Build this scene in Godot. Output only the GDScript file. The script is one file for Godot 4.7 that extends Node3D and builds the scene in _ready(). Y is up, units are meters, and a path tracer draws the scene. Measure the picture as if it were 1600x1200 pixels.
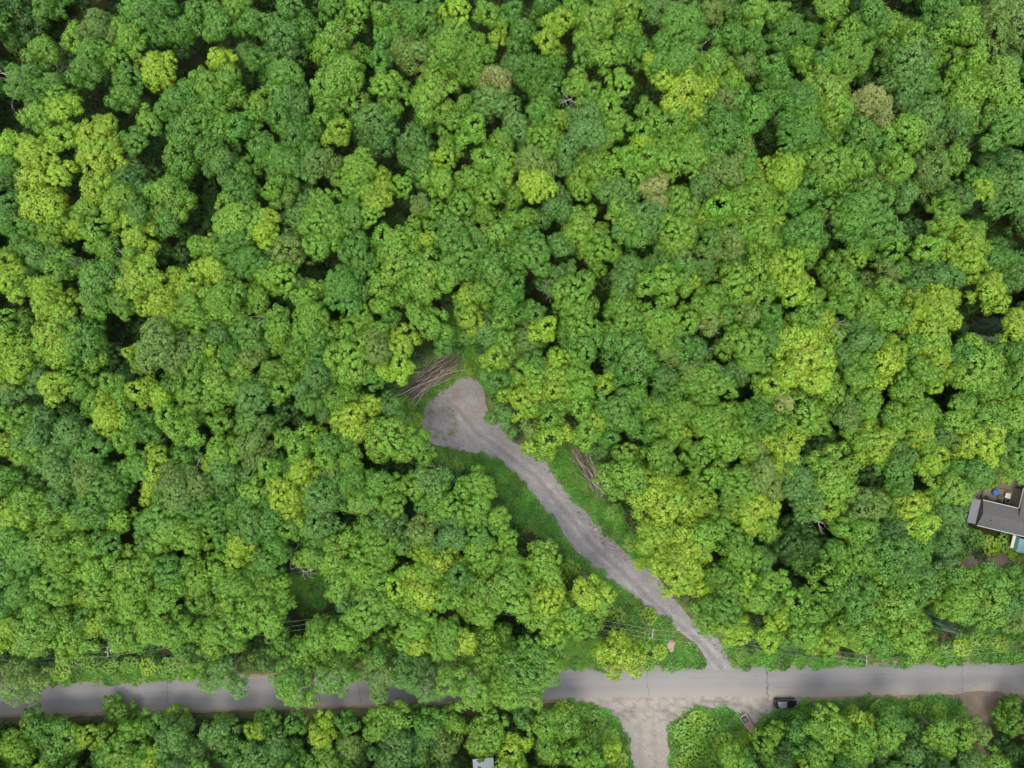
extends Node3D
# An overcast drone view straight down on a broadleaf forest with a gravel drive, a paved road and a house.
# Positions are planned in pixels of a 1600 x 1200 map at known heights; P() turns them into metres.

const EYE := 140.0
const FOCAL := 1120.0
var taken := {}
var mat := {}
var rng := RandomNumberGenerator.new()
var wob := FastNoiseLite.new()


func P(x: float, y: float, h := 0.0) -> Vector3:
	var s := (EYE - h) / FOCAL
	return Vector3((x - 800.0) * s, h, (y - 600.0) * s)


func R(a: float, b: float) -> float:
	return rng.randf_range(a, b)


func numbered(called: String) -> String:
	var n: int = taken.get(called, 0)
	taken[called] = n + 1
	return called if n == 0 else "%s_%03d" % [called, n]


func tag(o: Node3D, label: String, category: String, group := "") -> Node3D:
	o.set_meta("label", label)
	o.set_meta("category", category)
	if group:
		o.set_meta("group", group)
	return o


func thing(called: String, label: String, category: String, at: Vector3, turn := 0.0, group := "") -> Node3D:
	var o := Node3D.new()
	o.name = numbered(called)
	add_child(o)
	o.position = at
	o.rotation.y = turn
	return tag(o, label, category, group)


func obj(called: String, mesh: Mesh, m: Material, parent: Node3D = self) -> MeshInstance3D:
	var o := MeshInstance3D.new()
	o.name = numbered(called) if parent == self else called
	o.mesh = mesh
	o.material_override = m
	parent.add_child(o, true)
	return o


func struct(called: String, mesh: Mesh, m: Material) -> MeshInstance3D:
	var o := obj(called, mesh, m)
	o.set_meta("kind", "structure")
	return o


func scatter(called: String, mesh: Mesh, m: Material, where: Array, tints: Array, label := "") -> MultiMeshInstance3D:
	var mm := MultiMesh.new()
	mm.transform_format = MultiMesh.TRANSFORM_3D
	mm.use_colors = true
	mm.mesh = mesh
	mm.instance_count = where.size()
	for i in where.size():
		mm.set_instance_transform(i, where[i])
		mm.set_instance_color(i, tints[i])
	var o := MultiMeshInstance3D.new()
	o.name = numbered(called)
	o.multimesh = mm
	o.material_override = m
	add_child(o)
	o.set_meta("kind", "stuff")
	if label:
		o.set_meta("label", label)
	return o


# ------------------------------------------------------------------ materials
func lin(r: float, g: float, b: float) -> Color:
	return Color(r, g, b).linear_to_srgb()


func flat(r: float, g: float, b: float, rough := 0.8, metal := 0.0, spec := 0.4) -> StandardMaterial3D:
	var m := StandardMaterial3D.new()
	m.albedo_color = lin(r, g, b)
	m.roughness = rough
	m.metallic = metal
	m.metallic_specular = spec
	return m


func leafy(r: float, g: float, b: float) -> StandardMaterial3D:
	var m := flat(r, g, b, 0.52, 0.0, 0.32)
	m.vertex_color_use_as_albedo = true
	m.backlight_enabled = true
	m.backlight = lin(0.40, 0.50, 0.12)
	return m


func grain(freq: float, lo: float, hi: float, oct := 4, seed_ := 1, size := 512) -> NoiseTexture2D:
	var n := FastNoiseLite.new()
	n.noise_type = FastNoiseLite.TYPE_SIMPLEX
	n.frequency = freq
	n.fractal_octaves = oct
	n.seed = seed_
	var t := NoiseTexture2D.new()
	t.width = size
	t.height = size
	t.seamless = true
	t.noise = n
	var g := Gradient.new()
	g.set_color(0, lin(lo, lo, lo))
	g.set_color(1, lin(hi, hi, hi))
	t.color_ramp = g
	return t


func earthy(tex: Texture2D, metres: float, rough := 0.95, relief := 0.0) -> StandardMaterial3D:
	var m := StandardMaterial3D.new()
	m.vertex_color_use_as_albedo = true
	m.albedo_texture = tex
	m.roughness = rough
	m.metallic_specular = 0.05
	m.uv1_triplanar = true
	m.uv1_world_triplanar = true
	m.uv1_scale = Vector3.ONE / metres
	if relief > 0.0:
		m.heightmap_enabled = true
		m.heightmap_texture = tex
		m.heightmap_scale = relief
	return m


# ------------------------------------------------------------------ raw mesh building
class Soup:
	var v := PackedVector3Array()
	var n := PackedVector3Array()
	var c := PackedColorArray()

	func tri(a: Vector3, b: Vector3, d: Vector3, na: Vector3, nb: Vector3, nd: Vector3, col: Color) -> void:
		# front faces run clockwise
		if (d - a).cross(b - a).dot(na + nb + nd) < 0.0:
			v.append_array([a, d, b])
			n.append_array([na, nd, nb])
		else:
			v.append_array([a, b, d])
			n.append_array([na, nb, nd])
		c.append_array([col, col, col])

	func face(a: Vector3, b: Vector3, d: Vector3, out: Vector3, col: Color) -> void:
		var m := (d - a).cross(b - a).normalized()
		if m.dot(out) < 0.0:
			m = -m
		tri(a, b, d, m, m, m, col)

	func quad(a: Vector3, b: Vector3, d: Vector3, e: Vector3, out: Vector3, col: Color) -> void:
		face(a, b, d, out, col)
		face(a, d, e, out, col)

	func leaf(at: Vector3, up: Vector3, bend: Vector3, size: float, wide: float, ang: float, col: Color) -> void:
		var t := up.cross(Vector3(0.31, 0.2, 0.93)).normalized()
		t = t.rotated(up, ang)
		var s := up.cross(t)
		var nn := (up * 0.45 + bend * 0.75).normalized()
		var tip := at + t * size * 0.6 - up * size * 0.12
		var root := at - t * size * 0.45
		var l := at + s * size * wide - up * size * 0.14
		var r := at - s * size * wide - up * size * 0.14
		tri(root, l, tip, nn, (nn + s * 0.25).normalized(), nn, col)
		tri(root, tip, r, nn, nn, (nn - s * 0.25).normalized(), col)

	func tube(p: Vector3, q: Vector3, r0: float, r1: float, sides: int, col: Color, capped := false) -> void:
		var d := (q - p).normalized()
		var x := d.cross(Vector3.UP if absf(d.y) < 0.9 else Vector3.RIGHT).normalized()
		var y := d.cross(x)
		for i in sides:
			var a := TAU * i / sides
			var b := TAU * (i + 1) / sides
			var na := x * cos(a) + y * sin(a)
			var nb := x * cos(b) + y * sin(b)
			tri(p + na * r0, p + nb * r0, q + nb * r1, na, nb, nb, col)
			tri(p + na * r0, q + nb * r1, q + na * r1, na, nb, na, col)
			if capped:
				tri(q, q + na * r1, q + nb * r1, d, d, d, col)
				tri(p, p + na * r0, p + nb * r0, -d, -d, -d, col)

	func box(lo: Vector3, hi: Vector3, col: Color, tilt := Transform3D()) -> void:
		var k := []
		for i in 8:
			k.append(tilt * Vector3(hi.x if i & 1 else lo.x, hi.y if i & 2 else lo.y, hi.z if i & 4 else lo.z))
		var mid: Vector3 = (k[0] + k[7]) / 2.0
		for f in [[0, 1, 3, 2], [4, 5, 7, 6], [0, 1, 5, 4], [2, 3, 7, 6], [0, 2, 6, 4], [1, 3, 7, 5]]:
			var o: Vector3 = (k[f[0]] + k[f[2]]) / 2.0 - mid
			quad(k[f[0]], k[f[1]], k[f[2]], k[f[3]], o, col)

	func mesh() -> ArrayMesh:
		var m := ArrayMesh.new()
		var a := []
		a.resize(Mesh.ARRAY_MAX)
		a[Mesh.ARRAY_VERTEX] = v
		a[Mesh.ARRAY_NORMAL] = n
		a[Mesh.ARRAY_COLOR] = c
		m.add_surface_from_arrays(Mesh.PRIMITIVE_TRIANGLES, a)
		return m


func grey(x: float) -> Color:
	return Color(x, x, x)


func box_mesh(size: Vector3, at := Vector3.ZERO, tilt := Transform3D()) -> ArrayMesh:
	var s := Soup.new()
	s.box(at - size / 2.0, at + size / 2.0, Color.WHITE, tilt)
	return s.mesh()


func tube_mesh(p: Vector3, q: Vector3, r0: float, r1: float, sides := 10) -> ArrayMesh:
	var s := Soup.new()
	s.tube(p, q, r0, r1, sides, Color.WHITE, true)
	return s.mesh()


func loft(rings: Array, capped := true) -> ArrayMesh:
	var st := SurfaceTool.new()
	st.begin(Mesh.PRIMITIVE_TRIANGLES)
	st.set_smooth_group(0)
	var k: int = rings[0].size()
	for i in rings.size() - 1:
		for j in k:
			var a: Vector3 = rings[i][j]
			var b: Vector3 = rings[i][(j + 1) % k]
			var c: Vector3 = rings[i + 1][(j + 1) % k]
			var d: Vector3 = rings[i + 1][j]
			for p in [a, b, c, a, c, d]:
				st.add_vertex(p)
	if capped:
		st.set_smooth_group(1)
		for e in [0, rings.size() - 1]:
			var mid := Vector3.ZERO
			for p in rings[e]:
				mid += p / k
			for j in k:
				var a: Vector3 = rings[e][j]
				var b: Vector3 = rings[e][(j + 1) % k]
				for p in ([mid, b, a] if e == 0 else [mid, a, b]):
					st.add_vertex(p)
	st.generate_normals()
	return st.commit()


# ------------------------------------------------------------------ plants
func floret(s: Soup, at: Vector3, out: Vector3, size: float, count: int, leaf: float, wide: float, tone: Color) -> void:
	for i in count:
		var d := Vector3(rng.randfn(), rng.randfn(), rng.randfn()).normalized()
		if d.dot(out) < -0.25:
			d = d - out * 2.0 * d.dot(out)
		var p := at + d * size * pow(R(0.08, 1.35), 0.6) - out * size * 0.1
		var up := (d * 0.75 + out * 0.35 + Vector3.UP * 0.35 + Vector3(R(-1, 1), R(-1, 1), R(-1, 1)) * 0.38).normalized()
		var k := R(0.68, 1.32)
		s.leaf(p, up, (d + out * 0.3).normalized(), leaf * R(0.5, 1.4), wide, R(0, TAU), Color(tone.r * k * R(0.93, 1.07), tone.g * k, tone.b * k))


func crown_mesh(big: float, style: String, sd: int) -> ArrayMesh:
	rng.seed = sd
	var s := Soup.new()
	var fine := style == "feathery"
	var f_size := 0.52 if fine else 0.74
	var gap := 0.80 if fine else 1.16
	var coarse := R(0.8, 1.22)
	f_size *= coarse
	gap *= coarse
	var n_lobes := int(clampf(big * 2.7, 5, 13))
	var lobes := [[Vector3(R(-0.15, 0.15) * big, 0.30 * big, R(-0.15, 0.15) * big), big * R(0.36, 0.46)]]
	for i in n_lobes:
		var a := i * 2.39996 + R(-0.5, 0.5)
		var d := big * (R(0.5, 0.84) if i % 3 else R(0.28, 0.5))
		var low := R(-0.36, 0.14) if i % 3 else R(0.05, 0.36)
		lobes.append([Vector3(cos(a) * d, low * big, sin(a) * d), big * R(0.19, 0.38)])
	for l in lobes:
		var c: Vector3 = l[0]
		var rad: float = l[1]
		var own := R(0.84, 1.14)
		var own_warm := R(0.9, 1.14)
		var n := int(TAU * 2.0 * rad * rad / (gap * gap))
		n = maxi(n, 6)
		for i in n:
			var y := 1.0 - (i + 0.5) * 2.0 / n
			if y < -0.45:
				continue
			var a := i * 2.39996 + R(-0.3, 0.3)
			var rr := sqrt(1.0 - y * y)
			var dir := Vector3(cos(a) * rr, y, sin(a) * rr)
			var at := c + dir * rad * R(0.74, 1.14)
			var buried := false
			for o in lobes:
				if o != l and at.distance_to(o[0]) < o[1] * 0.8:
					buried = true
			if buried or R(0, 1) < 0.07:
				continue
			var out := (dir + Vector3.UP * 0.4 + Vector3(at.x, 0, at.z) * (0.25 / big)).normalized()
			var t := R(0.76, 1.24) * own
			var warm := R(0.88, 1.14) * own_warm
			var tone := Color(t * warm, t, t * R(0.85, 1.15))
			if fine:
				floret(s, at, out, f_size * R(0.7, 1.3), 46, 0.33, 0.2, tone)
			else:
				floret(s, at, out, f_size * R(0.62, 1.28), int(86 * coarse), 0.30 * lerpf(1.0, coarse, 0.6), 0.37, tone)
	return s.mesh()


func spruce_mesh(sd: int) -> ArrayMesh:
	rng.seed = sd
	var s := Soup.new()
	var h := 10.0
	var y := 0.8
	while y < h - 0.1:
		var reach := 2.1 * pow(1.0 - y / h, 0.85) + 0.06
		var k := int(5 + reach * 5)
		for i in k:
			var a := TAU * i / k + R(-0.25, 0.25) + y
			var dir := Vector3(cos(a), R(-0.45, -0.2), sin(a)).normalized()
			var long := reach * R(0.8, 1.12)
			var m := 2 + int(long * 4)
			for j in m:
				var f := (j + 0.5) / m
				var p := Vector3(0, y, 0) + dir * long * f + Vector3(0, -0.12 * f * f, 0)
				var k2 := R(0.7, 1.25)
				s.leaf(p, Vector3(dir.x * 0.5, 0.8, dir.z * 0.5).normalized(), Vector3(dir.x, 0.7, dir.z).normalized(), 0.42 * (1.1 - f * 0.4), 0.3, R(0, TAU), grey(k2))
		y += 0.26
	for i in 10:
		s.leaf(Vector3(0, h - 0.5 + i * 0.07, 0), Vector3(R(-1, 1), 0.2, R(-1, 1)).normalized(), Vector3.UP, 0.16, 0.2, R(0, TAU), grey(1.2))
	return s.mesh()


func limb(s: Soup, p: Vector3, d: Vector3, long: float, rad: float, depth: int, col: Color) -> void:
	var q := p + d * long * 0.5 + Vector3(R(-1, 1), R(-0.4, 0.8), R(-1, 1)) * long * 0.07
	var e := q + (d + Vector3(R(-1, 1), R(-0.3, 0.7), R(-1, 1)) * 0.3).normalized() * long * 0.5
	s.tube(p, q, rad, rad * 0.75, 5, col)
	s.tube(q, e, rad * 0.75, rad * 0.4, 5, col)
	if depth > 0:
		for i in 3:
			var nd := (d + Vector3(R(-1, 1), R(-0.3, 0.9), R(-1, 1)) * 0.85).normalized()
			limb(s, (q if i else e), nd, long * R(0.45, 0.7), rad * 0.48, depth - 1, col)


func bare_mesh(sd: int) -> ArrayMesh:
	rng.seed = sd
	var s := Soup.new()
	for i in 7:
		var a := i * 2.4 + R(-0.4, 0.4)
		limb(s, Vector3(0, 8.5 + i * 0.75, 0), Vector3(cos(a), R(0.25, 0.8), sin(a)).normalized(), R(1.6, 2.8), 0.10, 2, Color.WHITE)
	return s.mesh()


func trunk_mesh(sd: int) -> ArrayMesh:
	rng.seed = sd
	var s := Soup.new()
	var p := Vector3.ZERO
	var r := 0.24
	for i in 6:
		var q := Vector3(R(-0.12, 0.12), (i + 1) * 2.0, R(-0.12, 0.12))
		s.tube(p, q, r + (0.1 if i == 0 else 0.0), r * 0.88, 7, grey(R(0.85, 1.1)))
		p = q
		r *= 0.88
		if i >= 3:
			for k in 3:
				var a := R(0, TAU)
				var e := q + Vector3(cos(a), R(0.5, 0.9), sin(a)) * R(1.3, 2.2)
				s.tube(q, e, r * 0.55, 0.05, 5, grey(R(0.85, 1.1)))
	return s.mesh()


func clump_mesh(sd: int, reach: float, tall: float, count: int, leaf: float, wide: float) -> ArrayMesh:
	rng.seed = sd
	var s := Soup.new()
	for i in count:
		var a := R(0, TAU)
		var d := sqrt(R(0, 1)) * reach
		var up := (Vector3(cos(a) * 0.5, R(0.5, 1.0), sin(a) * 0.5) + Vector3(R(-1, 1), 0, R(-1, 1)) * 0.35).normalized()
		var k := R(0.72, 1.28)
		var p := Vector3(cos(a) * d, tall * R(0.25, 1.0) * (1.1 - 0.6 * d / reach), sin(a) * d)
		s.leaf(p, up, Vector3(cos(a) * 0.35, 1, sin(a) * 0.35).normalized(), leaf * R(0.7, 1.3), wide, R(0, TAU), Color(k * R(0.9, 1.12), k, k))
	return s.mesh()


func tuft_mesh(sd: int) -> ArrayMesh:
	rng.seed = sd
	var s := Soup.new()
	for i in 44:
		var a := R(0, TAU)
		var d := sqrt(R(0, 1)) * 0.5
		var p := Vector3(cos(a) * d, 0, sin(a) * d)
		var lean := R(0, TAU)
		var tall := R(0.18, 0.42)
		var q := p + Vector3(cos(lean) * tall * 0.6, tall, sin(lean) * tall * 0.6)
		var side := Vector3(-sin(lean), 0, cos(lean)) * R(0.03, 0.06)
		var k := R(0.7, 1.3)
		var nn := Vector3(cos(lean) * -0.4, 0.9, sin(lean) * -0.4).normalized()
		s.tri(p - side, p + side, q, nn, nn, nn, Color(k * R(0.9, 1.2), k, k))
	return s.mesh()


func stone_mesh(sd: int, rough := 0.35) -> ArrayMesh:
	rng.seed = sd
	var f := FastNoiseLite.new()
	f.seed = sd
	f.frequency = 0.9
	var rings := []
	for i in 9:
		var y := cos(PI * (i + 0.02) / 8.04)
		var rr := sqrt(maxf(0.0, 1.0 - y * y))
		var ring := PackedVector3Array()
		for j in 12:
			var d := Vector3(cos(TAU * j / 12) * rr, y * 0.7, sin(TAU * j / 12) * rr)
			ring.append(d * (1.0 + rough * f.get_noise_3dv(d * 1.3)) + Vector3(0, 0.3, 0))
		rings.append(ring)
	return loft(rings)


# ------------------------------------------------------------------ laid sheets
func outline(px: String) -> PackedVector2Array:
	var out := PackedVector2Array()
	for w in px.split(" ", false):
		var k := w.split(",")
		var p := P(float(k[0]), float(k[1]))
		out.append(Vector2(p.x, p.z))
	return out


func smooth(poly: PackedVector2Array, jitter: float, step := 0.6) -> PackedVector2Array:
	var out := PackedVector2Array()
	var n := poly.size()
	for i in n:
		var a := poly[(i + n - 1) % n]
		var b := poly[i]
		var c := poly[(i + 1) % n]
		var d := poly[(i + 2) % n]
		var k := maxi(1, int(b.distance_to(c) / step))
		for j in k:
			var q := b.cubic_interpolate(c, a, d, float(j) / k)
			var off := Vector2(wob.get_noise_2d(q.x * 9.0, q.y * 9.0), wob.get_noise_2d(q.x * 9.0 + 500.0, q.y * 9.0))
			out.append(q + off * jitter)
	return out


func sheet(poly: PackedVector2Array, y: float, cell: float, tint: Callable, lift: Callable) -> ArrayMesh:
	var s := Soup.new()
	var box := Rect2(poly[0], Vector2.ZERO)
	for p in poly:
		box = box.expand(p)
	var nx := int(box.size.x / cell) + 1
	var nz := int(box.size.y / cell) + 1
	for i in nx:
		for j in nz:
			var a := box.position + Vector2(i, j) * cell
			var corners := PackedVector2Array([a, a + Vector2(cell, 0), a + Vector2(cell, cell), a + Vector2(0, cell)])
			var ins := 0
			for q in corners:
				if Geometry2D.is_point_in_polygon(q, poly):
					ins += 1
			var pieces := [corners]
			if ins < 4:
				pieces = Geometry2D.intersect_polygons(corners, poly)
			for piece in pieces:
				for t in range(1, piece.size() - 1):
					for q in [piece[0], piece[t], piece[t + 1]]:
						s.v.append(Vector3(q.x, y + lift.call(q), q.y))
						s.c.append(tint.call(q))
	for t in range(0, s.v.size(), 3):
		var m := (s.v[t + 2] - s.v[t]).cross(s.v[t + 1] - s.v[t])
		if m.y < 0.0:
			var k := s.v[t + 1]
			s.v[t + 1] = s.v[t + 2]
			s.v[t + 2] = k
			var kc := s.c[t + 1]
			s.c[t + 1] = s.c[t + 2]
			s.c[t + 2] = kc
			m = -m
		m = m.normalized() if m.length() > 1e-9 else Vector3.UP
		s.n.append_array([m, m, m])
	return s.mesh()


func level(_q: Vector2) -> float:
	return 0.0


func inside(q: Vector2, polys: Array) -> bool:
	for p in polys:
		if Geometry2D.is_point_in_polygon(q, p):
			return true
	return false


func noise(q: Vector2, f: float, off := 0.0) -> float:
	return wob.get_noise_2d(q.x * f * 50.0 + off, q.y * f * 50.0 - off)


# ------------------------------------------------------------------ words
const ONES := ["zero", "one", "two", "three", "four", "five", "six", "seven", "eight", "nine", "ten", "eleven", "twelve", "thirteen", "fourteen", "fifteen", "sixteen", "seventeen", "eighteen", "nineteen"]
const TENS := ["", "", "twenty", "thirty", "forty", "fifty", "sixty", "seventy", "eighty", "ninety"]


func words(n: int) -> String:
	if n < 20:
		return ONES[n]
	if n == 100:
		return "hundred"
	return TENS[n / 10] + ("" if n % 10 == 0 else "-" + ONES[n % 10])


const ORDINAL := ["first", "second", "third", "fourth", "fifth", "sixth", "seventh", "eighth", "ninth", "tenth", "eleventh", "twelfth", "thirteenth", "fourteenth", "fifteenth", "sixteenth", "seventeenth", "eighteenth", "nineteenth", "twentieth"]


func ordinal(n: int) -> String:
	if n <= 20:
		return ORDINAL[n - 1]
	if n % 10 == 0:
		return TENS[n / 10].trim_suffix("y") + "ieth"
	return TENS[n / 10] + "-" + ORDINAL[n % 10 - 1]


func spot(x: float, y: float) -> String:
	return "%s percent across and %s percent down" % [words(clampi(roundi(x / 16.0), 0, 100)), words(clampi(roundi(y / 12.0), 0, 100))]


func beside(x: float, y: float) -> String:
	var marks := [
		["at the gravel turnaround", 712, 640, 95], ["by the dark log pile", 665, 585, 80], ["by the pale log pile", 920, 740, 70], ["beside the gravel drive", 850, 770, 80], ["beside the gravel drive", 940, 860, 85],
		["beside the gravel drive", 1040, 940, 80], ["by the drive mouth", 1100, 1010, 60], ["by the black car", 1225, 1110, 50], ["by the sandy lane", 1015, 1150, 80], ["by the house", 1560, 800, 95], ["in the brown yard", 1530, 880, 60],
	]
	for m in marks:
		if Vector2(x - m[1], y - m[2]).length() < m[3]:
			return m[0]
	if absf(y - 1080 + (x - 800) * 0.02) < 62:
		return "overhanging the road" if absf(y - 1076) < 34 else "beside the road"
	return "in the forest"


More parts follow.
